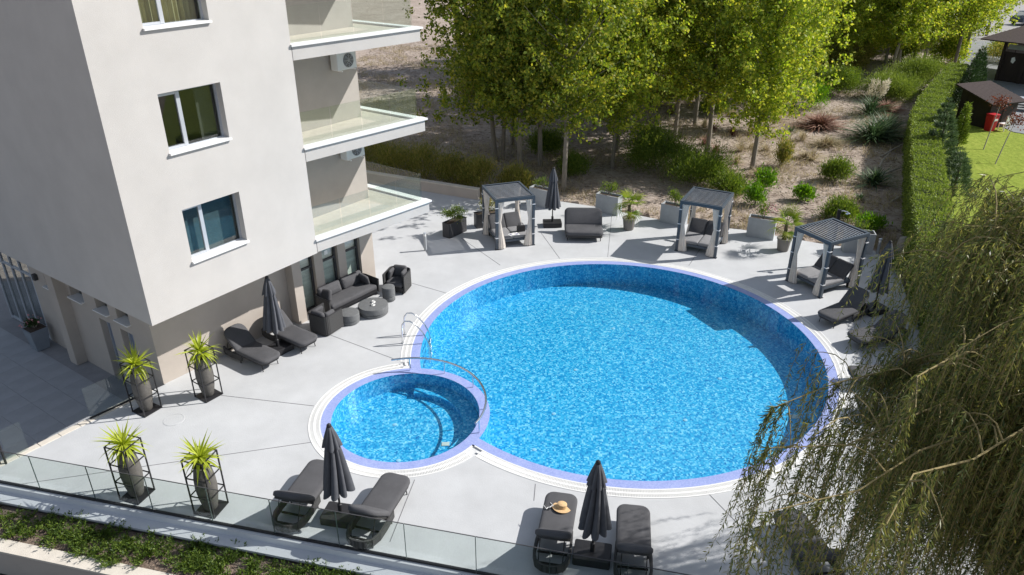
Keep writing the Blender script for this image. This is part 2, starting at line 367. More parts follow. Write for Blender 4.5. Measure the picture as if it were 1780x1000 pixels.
# ground: one sheet to the horizon
def ground():
    xs = np.unique(np.concatenate([np.linspace(-40, 60, 168), np.linspace(-700, -40, 14), np.linspace(60, 700, 14)]))
    ys = np.unique(np.concatenate([np.linspace(-20, 100, 200), np.linspace(-200, -20, 6), np.linspace(100, 900, 14)]))
    nx, ny = len(xs), len(ys); v = []; r2 = np.random.default_rng(3)
    ph = r2.uniform(0, 6.28, 12); fx = r2.uniform(.1, 1.3, 12); fy = r2.uniform(.1, 1.3, 12)
    for y in ys:
        for x in xs:
            q = Vector((x, y)) - BA
            out = q.dot(BM_)
            if out > -1.5 and x < 40: z = -1.05
            elif inpoly(x, y, deck_poly): z = -1.9
            else:
                z = -.10 + sum(math.sin(fx[k] * x + fy[k] * y + ph[k]) for k in range(12)) * .010
                if x < -9 and y < 36: z = -1.1
            v.append((x, y, z))
    f = [(j * nx + i, j * nx + i + 1, (j + 1) * nx + i + 1, (j + 1) * nx + i) for j in range(ny - 1) for i in range(nx - 1)]
    mb = MB(); mb.v = v; mb.f = f
    return struct(mb.build('ground', 'ground', smooth=True))
ground()

# deck, coping, grating, water from one planar subdivision
def planar():
    V = []; E = []
    def loop(pts):
        k = len(V); n = len(pts); V.extend(Vector(p[:2]) for p in pts); E.extend((k + i, k + (i + 1) % n) for i in range(n))
    def circ(c, r, n): return [(c.x + r * math.cos(2 * math.pi * (i + .5) / n), c.y + r * math.sin(2 * math.pi * (i + .5) / n)) for i in range(n)]
    loop(deck_poly)
    for d in (0, LAV, WHT): loop(circ(PC, PR + d, 160)); loop(circ(SC, SR + d, 80))
    vo, eo, fo, *_ = delaunay_2d_cdt(V, E, [], 0, 1e-5)
    out = {k: [] for k in ('deck', 'coping', 'channel', 'big', 'small')}
    for f in fo:
        c = sum((vo[i] for i in f), Vector((0, 0))) / len(f)
        db = (c - PC).length - PR; ds = (c - SC).length - SR
        if ds < 0: k = 'small'
        elif db < 0 and ds > LAV: k = 'big'
        elif db < LAV or ds < LAV: k = 'coping'
        elif db < WHT or ds < WHT: k = 'channel'
        elif inpoly(c.x, c.y, deck_poly): k = 'deck'
        else: continue
        out[k].append(tuple(f))
    return vo, out
VO, PF = planar()
def sheet(key, z, thick, name, m, parent=None):
    idx = {}; vs = []; fs = []
    for f in PF[key]:
        q = []
        for i in f:
            if i not in idx: idx[i] = len(vs); vs.append((VO[i].x, VO[i].y, z))
            q.append(idx[i])
        fs.append(tuple(q))
    me = bpy.data.meshes.new(name); me.from_pydata(vs, [], fs)
    bm = bmesh.new(); bm.from_mesh(me)
    for fc in bm.faces:
        if fc.normal.z < 0: fc.normal_flip()
    if thick:
        bd = [e for e in bm.edges if len(e.link_faces) == 1]
        r = bmesh.ops.extrude_edge_only(bm, edges=bd)
        for v in r['geom']:
            if isinstance(v, bmesh.types.BMVert): v.co.z -= thick
    bm.to_mesh(me); bm.free(); me.materials.append(M[m]); return obj(name, me, parent)
deck = struct(sheet('deck', 0, .95, 'pool_deck', 'deck'))
for a, b in [((-3.85, 24.35), (-2.2, 23.35)), ((-5.75, 20.5), (-3.4, 19.0)), ((-8.1, 17.2), (-5.38, 16.7)), ((-11.5, 13.6), (-5.05, 15.15)), ((-2.1, 28.4), (-.45, 25.75)),
             ((1.2, 29.0), (1.85, 26.35)), ((4.4, 30.9), (3.72, 26.5)), ((7.6, 27.5), (6.7, 25.7)), ((4.5, 13.35), (5.5, 11.1)), ((.55, 13.6), (.5, 13.05)), ((-2.3, 13.75), (-2.6, 10.9 + .9)), ((9.4, 18.5), (11.5, 18.2))]:
    MB().beam((*a, .001), (*b, .001), .015, .008).build('expansion_joint', 'joint', deck)
def ringtube(c, r, z, rad, n, name, m, parent, skip):
    return None
MB().lathe([(.27, 0), (.27, .006), (.25, .008), (.25, .004), (.02, .004)], 28, (-8.93, 16.08, .0)).build('drain_cover', 'deck', deck)
cop = struct(sheet('coping', .004, 0, 'pool_coping', 'coping'))
chn = struct(sheet('channel', -.03, 0, 'gutter_channel', 'channel'))
def grating():
    mb = MB()
    for c, rad, oc, orad in ((PC, PR, SC, SR), (SC, SR, PC, PR)):
        n = int(2 * math.pi * (rad + .4) / .036)
        for i in range(n):
            a = 2 * math.pi * i / n; p = Vector((c.x + (rad + .43) * math.cos(a), c.y + (rad + .43) * math.sin(a)))
            if (p - oc).length < orad + WHT + .05: continue
            mb.box((p.x, p.y, -.008), (.29, .022, .03), a)
        for dr, wd in ((LAV + .012, .03), (.43, .05), (WHT - .012, .03)):
            m = 200; pts = []
            for i in range(m + 1):
                a = 2 * math.pi * i / m; p = Vector((c.x + (rad + dr) * math.cos(a), c.y + (rad + dr) * math.sin(a)))
                if (p - oc).length < orad + dr + .01:
                    pts.append(None)
                else: pts.append(p)
            for i in range(m):
                if pts[i] is not None and pts[i + 1] is not None: mb.beam((*pts[i], -.006), (*pts[i + 1], -.006), wd, .032)
    return stuff(mb.build('overflow_grating', 'grate', chn))
grating()
def basin(c, r, d, name, n, clip=None):
    mb = MB()
    pts = [(c.x + r * math.cos(2 * math.pi * i / n), c.y + r * math.sin(2 * math.pi * i / n)) for i in range(n)]
    vs = [(x, y, -d) for x, y in pts] + [(x, y, 0) for x, y in pts]
    mb.add(vs, [tuple(range(n))] + [(i, (i + 1) % n, n + (i + 1) % n, n + i) for i in range(n)])
    return struct(mb.build(name, 'mosaic'))
# big basin: wall follows the outline of the water
def big_basin(d):
    m = sheet('big', -d, 0, 'pool_basin', 'mosaic'); me = m.data
    bm = bmesh.new(); bm.from_mesh(me)
    bd = [e for e in bm.edges if len(e.link_faces) == 1]
    r = bmesh.ops.extrude_edge_only(bm, edges=bd)
    for v in r['geom']:
        if isinstance(v, bmesh.types.BMVert): v.co.z = 0.0
    bm.to_mesh(me); bm.free(); return struct(m)
bb = big_basin(.85)
sb_ = basin(SC, SR + .002, .55, 'small_pool_basin', 80)
# ledge step inside the small pool
mbl = MB(); nn = 64
for i in range(nn):
    a0, a1 = R(-60) + R(150) * i / nn, R(-60) + R(150) * (i + 1) / nn
    q = [Vector((SC.x + r * math.cos(a), SC.y + r * math.sin(a))) for r, a in ((1.52, a0), (1.95, a0), (1.95, a1), (1.52, a1))]
    mbl.prism([tuple(p) for p in q], -.56, -.38)
mbl.build('underwater_step', 'mosaic', sb_)
for (x, y) in ((1.2, 17.5), (3.5, 22.4), (2.0, 19.8), (6.4, 19.3), (4.9, 17.2), (.6, 15.9)):
    MB().lathe([(.06, 0), (.06, .012), (.03, .02)], 14, (x, y, -.85)).build('floor_inlet', 'inlet', bb)
for (x, y) in ((8.05, 17.35), (8.0, 16.75)):
    MB().box((x, y, -.842), (.24, .18, .02)).build('floor_drain', 'kerb', bb)
for (x, y) in ((-3.2, 16.6), (-2.9, 15.1)):
    MB().lathe([(.06, 0), (.06, .012), (.02, .02)], 14, (x, y, -.55)).build('floor_inlet', 'inlet', sb_)
MB().box((-1.75, 15.75, -.54), (.2, .15, .02)).build('floor_drain', 'kerb', sb_)
struct(sheet('big', -.018, 0, 'pool_water', 'water'))
struct(sheet('small', -.018, 0, 'small_pool_water', 'water'))

# shaded tiled terrace, one level lower
def terrace():
    poly = [(-9.86, 17.72), (-10.82, 16.62), (-12.75, 13.776), (-24, 12.5), (-26, 26), (-15, 26), (-11, 21)]
    o = struct(MB().prism(poly, TZ - .3, TZ - .012).build('terrace', 'grout'))
    tm = MB().box((0, 0, -.02), (.795, .795, .04)).mesh('tile', 'terr')
    for i in range(-7, 8):
        for j in range(-6, 16):
            c = B(i * .8 - 1.0, j * .8, TZ)
            if c.x < -19 or not inpoly(c.x, c.y, poly) or (c.y > 24): continue
            ok = all(inpoly(*(B(i * .8 - 1.0 + a * .38, j * .8 + b_ * .38).xy), poly) for a in (-1, 1) for b_ in (-1, 1))
            if not ok or (i * .8 - 1.0) > .3: continue
            obj('tile', tm, o, c, (random.uniform(-.002, .002), random.uniform(-.002, .002), fa))
terrace()
# cream kerb along the deck edge above the terrace, glass screens and iron railing on it
kb = thing('stone_kerb', 'cream stone kerb between pale deck and shaded tiled terrace', 'kerb')
k0, k1 = Vector((-12.75, 13.776)), Vector((-10.1, 17.45)); kd = (k1 - k0).normalized(); kn = Vector((-kd.y, kd.x))
nk = 9
for i in range(nk):
    p = k0 + (k1 - k0) * ((i + .5) / nk) + kn * .04
    MB().box((p.x, p.y, -.40), ((k1 - k0).length / nk - .012, .20, .83), math.atan2(kd.y, kd.x)).build('kerb_block', 'kerb', kb, bevel=.01)
for i in range(3):
    p = k0 + kd * 2.9 + kn * (.28 + .26 * i)
    MB().box((p.x, p.y, TZ / 2 - .1 * i - .13), (1.5, .26, .8 - .22 * i - .06), math.atan2(kd.y, kd.x)).build('stair_tread', 'kerb', kb, bevel=.008)
def screen(name, label, a, b, z0, h, n, rail=False):
    t = thing(name, label, 'glass screen', (a[0], a[1], z0)); A = Vector((*a, 0)); D = Vector((b[0] - a[0], b[1] - a[1], 0))
    for i in range(n):
        p = D * ((i + .01) / n); q = D * ((i + .99) / n)
        MB().beam(Vector((p.x, p.y, h / 2)), Vector((q.x, q.y, h / 2)), .014, h).build('glass_panel', 'glassclear', t)
    if rail: MB().beam((0, 0, .02), (D.x, D.y, .02), .04, .05).build('base_rail', 'black', t)
    return t
screen('glass_screen', 'frameless glass screen by the potted plant at the building corner', (-11.15, 16.1), (-10.25, 17.2), .01, .95, 1, True)
screen('glass_screen', 'short glass screen beside the iron railing at the left edge', (-12.35, 14.45), (-12.05, 14.86), .01, .85, 1)
rl = thing('iron_railing', 'dark iron stair railing with upright bars at left edge', 'railing', (-12.3, 14.32, .0))
pd = Vector((-.95, -.3, 0))
for i in range(10):
    MB().tube([pd * (.11 * i) + Vector((0, 0, 0)), pd * (.11 * i) + Vector((0, 0, .92))], .028 if i == 0 else .011, 8).build('post' if i == 0 else 'bar', 'black', rl)
MB().tube([(0, 0, .93), tuple(pd * 1.1 + Vector((0, 0, .93)))], .022, 8).build('top_rail', 'black', rl)

# front balustrade, ledge, planting trough, retaining wall
def along(s, o, z=0): p = BA + BE * s + BM_ * o; return Vector((p.x, p.y, z))
ba = math.atan2(BE.y, BE.x)
bl = thing('glass_balustrade', 'long frameless glass balustrade along the front edge of deck', 'balustrade', along(0, 0))
for i in range(14):
    s0 = .35 + i * 1.5
    c = along(s0 + .75, -.05, .50) - along(0, 0)
    MB().box(c, (1.485, .016, .98), ba).build('glass_panel', 'glassclear', bl)
    MB().box(c + Vector((0, 0, .495)), (1.485, .020, .008), ba).build('glass_edge', 'darkframe', bl)
    MB().box(c - Vector((0, 0, .475)), (1.485, .05, .05), ba).build('base_rail', 'black', bl)
    MB().box(along(s0, -.05, .52) - along(0, 0), (.012, .018, .94), ba).build('panel_joint', 'jointglass', bl)
L2 = 21.5
pl = struct(MB().box(along(L2 / 2, .02, -.09), (L2, .06, .16), ba).build('deck_edge_fascia', 'ledge'))
struct(MB().box(along(L2 / 2, .19, -.20), (L2, .30, .06), ba).build('front_ledge', 'ledge'))
struct(MB().box(along(L2 / 2, .76, -.56), (L2, .9, .5), ba).build('planting_bed', 'bedsoil'))
rw = thing('retaining_wall', 'stucco retaining wall with cream top below the planted strip', 'wall', along(L2 / 2, 1.35, -1.1), ba)
MB().box((0, 0, .375), (L2, .28, .78)).build('wall', 'beige', rw)
MB().box((0, 0, .79), (L2, .32, .05)).build('wall_cap', 'kerb', rw)
dark_soil = struct(MB().prism([tuple(along(-3, 1.5).xy), tuple(along(30, 1.5).xy), tuple(along(30, 9).xy), tuple(along(-3, 9).xy), (-70, 0), (-70, 40), (-26, 40), (-26, 12.4)], -1.2, -1.02).build('lower_ground', mat('dark soil cutting bounce', (.05, .042, .035), .95, .5, 3, .9, 20)))  # dark soil; unseen left part added to cut bounce on the shaded wall
def juniper():
    P = []; D = []
    for k in range(330):
        s = rng.uniform(-.2, 15.5); o = .36 + .82 * rng.beta(1.6, 1.3) + .08 * math.sin(s * 1.7)
        n = int(rng.uniform(50, 120)); base = np.array(along(s, o, -.30))
        for j in range(9):
            a = rng.uniform(0, 6.28); d = np.array([math.cos(a), math.sin(a), rng.uniform(.35, 1.0)]); d /= np.linalg.norm(d); ln = rng.uniform(.12, .32)
            tt = rng.uniform(.1, 1, n // 5)[:, None]
            P.append(base + d * tt * ln + rng.normal(size=(len(tt), 3)) * .012); D.append(np.repeat(d[None], len(tt), 0))
    P = np.concatenate(P); D = np.concatenate(D)
    o = obj('juniper_ground_cover', quads('juniper_ground_cover', leaves(P, .07, .022, D, jit=.55), 'juniper'))
    stuff(o); o['label'] = 'low green creeping juniper in the front planting strip'; o['category'] = 'ground cover'
juniper()

# ------------------------------------------------------------------ building
bd = thing('apartment_building', 'pale stucco apartment block with overhanging upper floors and glass balconies', 'building', (C0.x, C0.y, 0), fa)
# in local coordinates x = along the facade (s), y = inwards (t)
FZ = 2.83; WIN = [(1.40, 3.08, 4.0 + FZ * k, 5.42 + FZ * k) for k in range(3)]
TOP = 14.5
def facade():
    mb = MB(); t0 = 0; th = .30
    xs = [0, 1.40, 3.08, 5.40]; zs = [2.8]
    for w_ in WIN: zs += [w_[2], w_[3]]
    zs.append(TOP)
    for i in range(3):
        for j in range(len(zs) - 1):
            if i == 1 and j % 2 == 1: continue
            mb.add([(xs[i], 0, zs[j]), (xs[i + 1], 0, zs[j]), (xs[i + 1], 0, zs[j + 1]), (xs[i], 0, zs[j + 1])], [(0, 1, 2, 3)])
    for w_ in WIN:                                     # reveals
        a, b, c, d = w_
        mb.add([(a, 0, c), (b, 0, c), (b, 0, d), (a, 0, d), (a, th, c), (b, th, c), (b, th, d), (a, th, d)], [(0, 1, 5, 4), (1, 2, 6, 5), (2, 3, 7, 6), (3, 0, 4, 7)])
    # left face, back of the reveals, soffit, right return
    mb.add([(0, 0, 2.8), (0, 14, 2.8), (0, 14, TOP), (0, 0, TOP)], [(0, 1, 2, 3)])
    mb.add([(0, 0, 2.8), (5.4, 0, 2.8), (5.4, 3, 2.8), (0, 14, 2.8)], [(0, 1, 2, 3)])
    mb.add([(5.4, 0, 2.8), (5.4, 3, 2.8), (5.4, 3, TOP), (5.4, 0, TOP)], [(0, 1, 2, 3)])
    mb.add([(0, 0, TOP), (5.4, 0, TOP), (5.4, 14, TOP), (0, 14, TOP)], [(0, 1, 2, 3)])
    return mb.build('upper_wall', 'stucco', bd)
facade()
def wallmb(p, q, z0, z1, holes):
    """vertical wall from p to q (s,t) with rectangular holes (d0,d1,z0,z1) along it; reveals .22 deep"""
    mb = MB(); P = Vector((*p, 0)); D = Vector((q[0] - p[0], q[1] - p[1], 0)); ln = D.length; D.normalize(); nrm = Vector((-D.y, D.x, 0))
    xs = sorted({0, ln, *[h[0] for h in holes], *[h[1] for h in holes]}); zs = sorted({z0, z1, *[h[2] for h in holes], *[h[3] for h in holes]})
    pt = lambda d, z, k=0: P + D * d + nrm * k + Vector((0, 0, z))
    for i in range(len(xs) - 1):
        for j in range(len(zs) - 1):
            cx, cz = (xs[i] + xs[i + 1]) / 2, (zs[j] + zs[j + 1]) / 2
            if any(h[0] < cx < h[1] and h[2] < cz < h[3] for h in holes): continue
            mb.add([pt(xs[i], zs[j]), pt(xs[i + 1], zs[j]), pt(xs[i + 1], zs[j + 1]), pt(xs[i], zs[j + 1])], [(0, 1, 2, 3)])
    for a, b, c, d in holes:
        mb.add([pt(a, c), pt(b, c), pt(b, d), pt(a, d), pt(a, c, .22), pt(b, c, .22), pt(b, d, .22), pt(a, d, .22)], [(0, 1, 5, 4), (1, 2, 6, 5), (2, 3, 7, 6), (3, 0, 4, 7)])
    return mb, pt
# ground floor wall facing the pool, with three glazed doors
p0, p1 = (.76, WL(.76)), (9.04, WL(9.04)); l0 = math.hypot(p1[0] - p0[0], p1[1] - p0[1])
doors = [(4.97, 5.68, .02, 2.15), (6.02, 6.68, .02, 2.15), (7.02, 7.68, .02, 2.15)]
mb, pt = wallmb(p0, p1, 0, 2.8, doors); mb.build('ground_wall', 'beige', bd)
for k, (a, b, c, d) in enumerate(doors):
    dr = MB()
    for (x0, x1, z0, z1) in ((a, a + .07, c, d), (b - .07, b, c, d), (a + .07, b - .07, c, c + .08), (a + .07, b - .07, d - .08, d), (a + .07, b - .07, 1.52, 1.58)):
        q = pt((x0 + x1) / 2, (z0 + z1) / 2, .16); dr.box(q, (x1 - x0, .07, z1 - z0), math.atan2(p1[1] - p0[1], p1[0] - p0[0]))
    fr = dr.build('glazed_door', 'darkframe', bd)
    for z0, z1 in ((c + .08, 1.52), (1.58, d - .08)):
        MB().beam(pt(a + .07, (z0 + z1) / 2, .165), pt(b - .07, (z0 + z1) / 2, .165), .012, z1 - z0).build('pane', 'panedoor', fr)
    MB().beam(pt(a, 1.1, .26), pt(b, 1.1, .26), .02, 2.2).build('interior_blind', 'blindpale', fr)
    if k == 1:
        st_ = MB(); st_.beam(pt(a + .22, 1.80, .150), pt(a + .36, 1.80, .150), .004, .15); st_.build('door_sticker', 'white', fr)
MB().box((5.45, WL(5.45) - .17, 1.4), (.34, .34, 2.8)).build('pillar', 'beige', bd)
# end of the recessed wing
mb = MB(); mb.add([(9.04, p1[1], 0), (9.04, 9, 0), (9.04, 9, TOP), (9.04, p1[1], TOP)], [(0, 1, 2, 3)]); mb.build('end_wall', 'beige', bd)
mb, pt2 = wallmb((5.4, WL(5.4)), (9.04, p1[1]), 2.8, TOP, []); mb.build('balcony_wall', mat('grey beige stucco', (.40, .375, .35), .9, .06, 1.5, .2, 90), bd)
# left ground wall with four high windows and two doors, on the lower terrace
holes = [(4.95 - 3.72 + .0, 5.5 - 3.5, 1.55, 2.2)]
T0 = WL(.76)
def H_(t0, t1, z0, z1): return (t0 - T0, t1 - T0, z0, z1)
lh = [H_(2.73, 3.37, 1.58, 2.3), H_(3.79, 4.47, 1.58, 2.3), H_(5.16, 5.90, 1.58, 2.3), H_(6.87, 7.41, 1.50, 2.3), H_(3.92, 4.52, TZ, 1.27), H_(2.75, 3.40, TZ, 1.27)]
mb, _ = wallmb((.76, T0), (.76, 8.35), TZ, 2.8, []) if False else (None, None)
def leftwall():
    mb = MB(); ln = 8.35 - T0; x = .76
    xs = sorted({0, ln, *[h[0] for h in lh], *[h[1] for h in lh]}); zs = sorted({TZ, 2.8, *[h[2] for h in lh], *[h[3] for h in lh]})
    P = lambda d, z, k=0: (x + k, T0 + d, z)
    for i in range(len(xs) - 1):
        for j in range(len(zs) - 1):
            cx, cz = (xs[i] + xs[i + 1]) / 2, (zs[j] + zs[j + 1]) / 2
            if any(h[0] < cx < h[1] and h[2] < cz < h[3] for h in lh): continue
            mb.add([P(xs[i], zs[j]), P(xs[i + 1], zs[j]), P(xs[i + 1], zs[j + 1]), P(xs[i], zs[j + 1])], [(0, 1, 2, 3)])
    for a, b, c, d in lh:
        mb.add([P(a, c), P(b, c), P(b, d), P(a, d), P(a, c, .3), P(b, c, .3), P(b, d, .3), P(a, d, .3)], [(0, 1, 5, 4), (1, 2, 6, 5), (2, 3, 7, 6), (3, 0, 4, 7)])
    mb.build('terrace_wall', 'beige', bd)
    for k, (a, b, c, d) in enumerate(lh):
        y = T0 + (a + b) / 2
        if k < 4:
            f = MB(); f.box((x + .27, y, (c + d) / 2), (.05, b - a, d - c)).build('high_window', 'pane', bd)
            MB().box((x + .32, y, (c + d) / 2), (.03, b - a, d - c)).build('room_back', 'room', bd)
            MB().box((x + .05, y, c + .01), (.34, b - a + .06, .035)).build('window_sill', 'whitepaint', bd)
        else:
            dd = MB().box((x + .25, y, (c + d) / 2), (.06, b - a, d - c)).build('service_door', 'bluedoor', bd)
            MB().box((x + .20, y + (b - a) / 2 - .03, (c + d) / 2), (.05, .05, d - c)).build('door_frame', 'alum', dd)
leftwall()
MB().box((.60, 6.30, 1.0), (.34, .42, 3.6)).build('buttress', 'beige', bd)
MB().box((.70, 7.95, 1.68), (.12, .16, .2)).build('wall_lamp', 'darkframe', bd, bevel=.01)
# entrance glazing further left
en = MB()
for t in (8.40, 9.1, 9.75, 10.4, 11.1): en.box((.80, t, .95), (.07, .07, 3.5))
for z in (TZ + .06, 1.55, 2.65): en.box((.805, 9.75, z), (.06, 2.8, .08))
enf = en.build('entrance_glazing', 'alum', bd)
for t in (8.75, 9.42, 10.08, 10.75):
    MB().box((.80, t, .38), (.014, .60, 2.24)).build('pane', 'pane', enf)
    MB().box((.80, t, 2.1), (.014, .60, .95)).build('pane', 'pane', enf)
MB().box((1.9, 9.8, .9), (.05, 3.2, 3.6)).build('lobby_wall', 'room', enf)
# windows
for k, (a, b, c, d) in enumerate(WIN):
    w_ = MB(); m_ = a + (b - a) * .36; y = .24
    for (x0, x1, z0, z1, yy) in ((a, a + .055, c, d, y), (b - .055, b, c, d, y), (a + .055, b - .055, c, c + .06, y), (a + .055, b - .055, d - .06, d, y), (m_ - .05, m_ + .05, c + .06, d - .06, y - .015),
                             (a + .055, a + .10, c + .06, d - .06, y - .01), (a + .10, m_ - .05, c + .06, c + .11, y - .01), (a + .10, m_ - .05, d - .11, d - .06, y - .01)):
        w_.box(((x0 + x1) / 2, yy, (z0 + z1) / 2), (x1 - x0, .06, z1 - z0))
    wf = w_.build('window', 'alum', bd)
    MB().box(((a + .10 + m_ - .05) / 2, y, (c + d) / 2), (m_ - .15 - a, .012, d - c - .22)).build('pane', 'pane', wf)
    MB().box(((m_ + b) / 2, y, (c + d) / 2), (b - m_ - .105, .012, d - c - .12)).build('pane', 'pane', wf)
    MB().box(((a + b) / 2, .09, c + .012), (b - a + .05, .34, .05)).build('window_sill', 'whitepaint', wf)
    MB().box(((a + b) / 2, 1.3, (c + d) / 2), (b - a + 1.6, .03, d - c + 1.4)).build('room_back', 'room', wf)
    if k == 0: MB().box(((a + b) / 2, .42, (c + d) / 2), (b - a, .01, d - c)).build('blind', 'roomgreen', wf)
    if k == 2:
        cu = MB(); n = 60
        pts = [(a + (b - a) * i / n, .45 + .05 * math.sin(i * 1.3) + .03 * math.sin(i * .47)) for i in range(n + 1)]
        cu.add([(x, y_, c - .2) for x, y_ in pts] + [(x, y_, d) for x, y_ in pts], [(i, i + 1, n + 2 + i, n + 1 + i) for i in range(n)])
        cu.build('curtain', 'curtainin', wf, smooth=True)
    if k == 1: MB().box((b - .25, .42, (c + d) / 2), (.5, .02, d - c)).build('curtain', 'room', wf)
# balconies
E0, E1 = (5.40, -.002), (9.92, -.58)
for k in range(4):
    z1 = 3.25 + 2.80 * k; z0 = z1 - .42
    outer = [E0, E1, (9.92, 4.6), (9.08, 4.6), (9.08, WL(9.04) - .0), (5.42, WL(5.4) - .0)]
    outer[0] = (5.42, -.004)
    bal = MB().prism(outer, z0, z1 - .06).build('balcony_slab', 'stucco', bd)
    d = Vector((E1[0] - E0[0], E1[1] - E0[1])).normalized(); nn_ = Vector((d.y, -d.x)); a_ = math.atan2(d.y, d.x); ln = math.hypot(E1[0] - E0[0], E1[1] - E0[1])
    mid = Vector(((E0[0] + E1[0]) / 2, (E0[1] + E1[1]) / 2)) - nn_ * .09
    MB().box((mid.x + .03, mid.y, z1 - .03), (ln + .1, .32, .055), a_).build('balcony_cap', 'whitepaint', bal)
    MB().box((9.86, 2.0, z1 - .03), (.26, 4.85, .054)).build('balcony_cap', 'whitepaint', bal)
    MB().prism([(5.42, .32), (9.6, -.2), (9.6, 4.5), (9.1, 4.5), (9.1, WL(9.04) - .01), (5.42, WL(5.4) - .01)], z1 - .061, z1 - .045).build('balcony_floor', 'kerb', bal)
    npn = 4
    for i in range(npn):
        A = Vector(E0) + d * (ln - .14) * (i + .012) / npn - nn_ * .2; Bq = Vector(E0) + d * (ln - .14) * (i + .988) / npn - nn_ * .2
        MB().beam((A.x + .02, A.y, z1 + .46), (Bq.x + .02, Bq.y, z1 + .46), .016, .95).build('glass_panel', 'glassrail', bal)
    for i in range(3):
        MB().beam((9.76, -.36 + i * 1.6, z1 + .46), (9.76, -.36 + i * 1.6 + 1.58, z1 + .46), .016, .95).build('glass_panel', 'glassrail', bal)
# air conditioners hanging under the balconies
for k, (z, lab) in enumerate(((7.65, 'white air conditioner outdoor unit under the top visible balcony'), (4.85, 'white air conditioner outdoor unit under the middle balcony'))):
    p = B(8.32, WL(8.3) - .22, z)
    ac = thing('air_conditioner', lab, 'air conditioner', p, fa, 'air conditioner units on the balcony wall')
    MB().box((0, 0, .27), (.80, .30, .54)).build('casing', 'acbody', ac, bevel=.02)
    MB().lathe([(.21, 0), (.21, .012), (.19, .014)], 28).build('fan_recess', 'darkframe', ac).matrix_local = Matrix.Translation((.06, -.152, .27)) @ Matrix.Rotation(R(90), 4, 'X')
    gr = MB()
    for r_ in (.05, .10, .15, .195): gr.tube([(.06 + r_ * math.cos(a), -.170, .27 + r_ * math.sin(a)) for a in np.linspace(0, 2 * math.pi, 25)], .006, 5)
    for a in np.linspace(0, 2 * math.pi, 9)[:-1]: gr.beam((.06, -.172, .27), (.06 + .2 * math.cos(a), -.172, .27 + .2 * math.sin(a)), .008, .008)
    gr.build('fan_grille', 'alum', ac)
    MB().box((-.28, 0, -.015), (.04, .42, .03)).box((.28, 0, -.015), (.04, .42, .03)).build('bracket', 'whitepaint', ac)
# low wall at the back left corner of the deck
lw = thing('garden_wall', 'low beige kerb wall in front of the shrubs at back', 'wall')
MB().beam((-1.55, 33.05, .2), (-7.4, 35.75, .2), .25, .55).build('wall', 'beige', lw); MB().beam((-1.55, 33.05, .49), (-7.4, 35.75, .49), .29, .04).build('wall_cap', 'kerb', lw)

# ------------------------------------------------------------------ furniture builders
def make_lounger():
    r = thing('sun_lounger', '', 'sun lounger', group='grey sun loungers on the deck')      # x from foot (0) to head (2)
    mb = MB(); cushion(mb, 1.28, .72, [.05, .20, .20, .05], .29, .41, .64, 0); mb.build('seat_cushion', 'charcoal', r, True)
    ang = R(42); tf = Matrix.Translation((1.25, 0, .30)) @ Matrix.Rotation(-ang, 4, 'Y')
    mb = MB(); cushion(mb, .80, .72, [.24, .05, .05, .24], .01, .13, .40, 0, tf=tf); bc = mb.build('back_cushion', 'charcoal', r, True)
    mb = MB(); mb.loft([[tf @ Vector((x, y, z)) for x, y in rrect(.74, .64, [.2, .03, .03, .2], 5, .38)] for z in (-.03, .005)]); mb.build('back_panel', 'wicker', bc)
    mb = MB(); mb.loft([[Vector((x, y, z)) for x, y in rrect(1.24, .66, [.03, .18, .18, .03], 5, .66)] for z in (.24, .285)]); mb.build('seat_frame', 'black', r)
    # woven loop round the head end
    path = [(1.02, .34), (1.4, .365), (1.72, .36), (1.93, .29), (2.03, .15), (2.05, 0)]; path += [(x, -y) for x, y in path[-2::-1]]
    mb = MB(); n = len(path)
    for i in range(n - 1):
        (xa, ya), (xb, yb) = path[i], path[i + 1]; mb.beam((xa, ya, .20), (xb, yb, .20), .05, .19)
    mb.build('woven_frame', 'wicker', r)
    mb = MB(); mb.box((1.55, 0, .13), (.04, .62, .03)).box((1.85, 0, .14), (.04, .58, .03)); mb.build('cross_bar', 'black', r)
    for s in (-1, 1):
        MB().tube([(.22, s * .26, .25), (.18, s * .27, 0)], .014, 6).build('leg', 'black', r)
        MB().tube([(1.12, s * .33, .2), (1.12, s * .33, 0)], .02, 6).build('leg', 'black', r)
        MB().tube([(1.88, s * .26, .14), (1.88, s * .26, 0)], .02, 6).build('leg', 'black', r)
        MB().tube([tf @ Vector((.5, s * .25, -.03)), (1.86, s * .25, .16)], .012, 6).build('back_strut', 'black', r)
    return r
lp = make_lounger(); lu = []
for (x, y), (dx, dy), lab in [
    ((-6.95, 18.50), (N.x, N.y), 'sun lounger by the building wall nearest the framed vases'),
    ((-6.08, 19.50), (N.x, N.y), 'sun lounger by the building wall nearest the armchair'),
    ((-4.42, 13.98), (-.24, -.97), 'leftmost sun lounger of the front row behind glass'),
    ((-2.62, 13.50), (-.30, -.95), 'front row sun lounger just right of the left parasol'),
    ((1.13, 12.88), (-.19, -.98), 'front row sun lounger with the straw hat on it'),
    ((2.66, 12.50), (-.14, -.99), 'front row sun lounger right of the second parasol, partly in tree shade'),
    ((10.05, 21.05), (.84, .54), 'sun lounger in front of the right pergola daybed'),
    ((10.42, 19.72), (.93, .36), 'sun lounger right of pool with willow twigs over its head'),
    ((9.55, 17.75), (.99, .05), 'half hidden sun lounger under the willow, upper of two'),
    ((9.15, 16.35), (.97, -.2), 'half hidden sun lounger under the willow, lower of two'),
    ((5.95, 12.35), (.15, -.99), 'sun lounger at the front right almost covered by willow')]:
    place(lp, lu, (x, y, 0.001), math.atan2(dy, dx), lab)

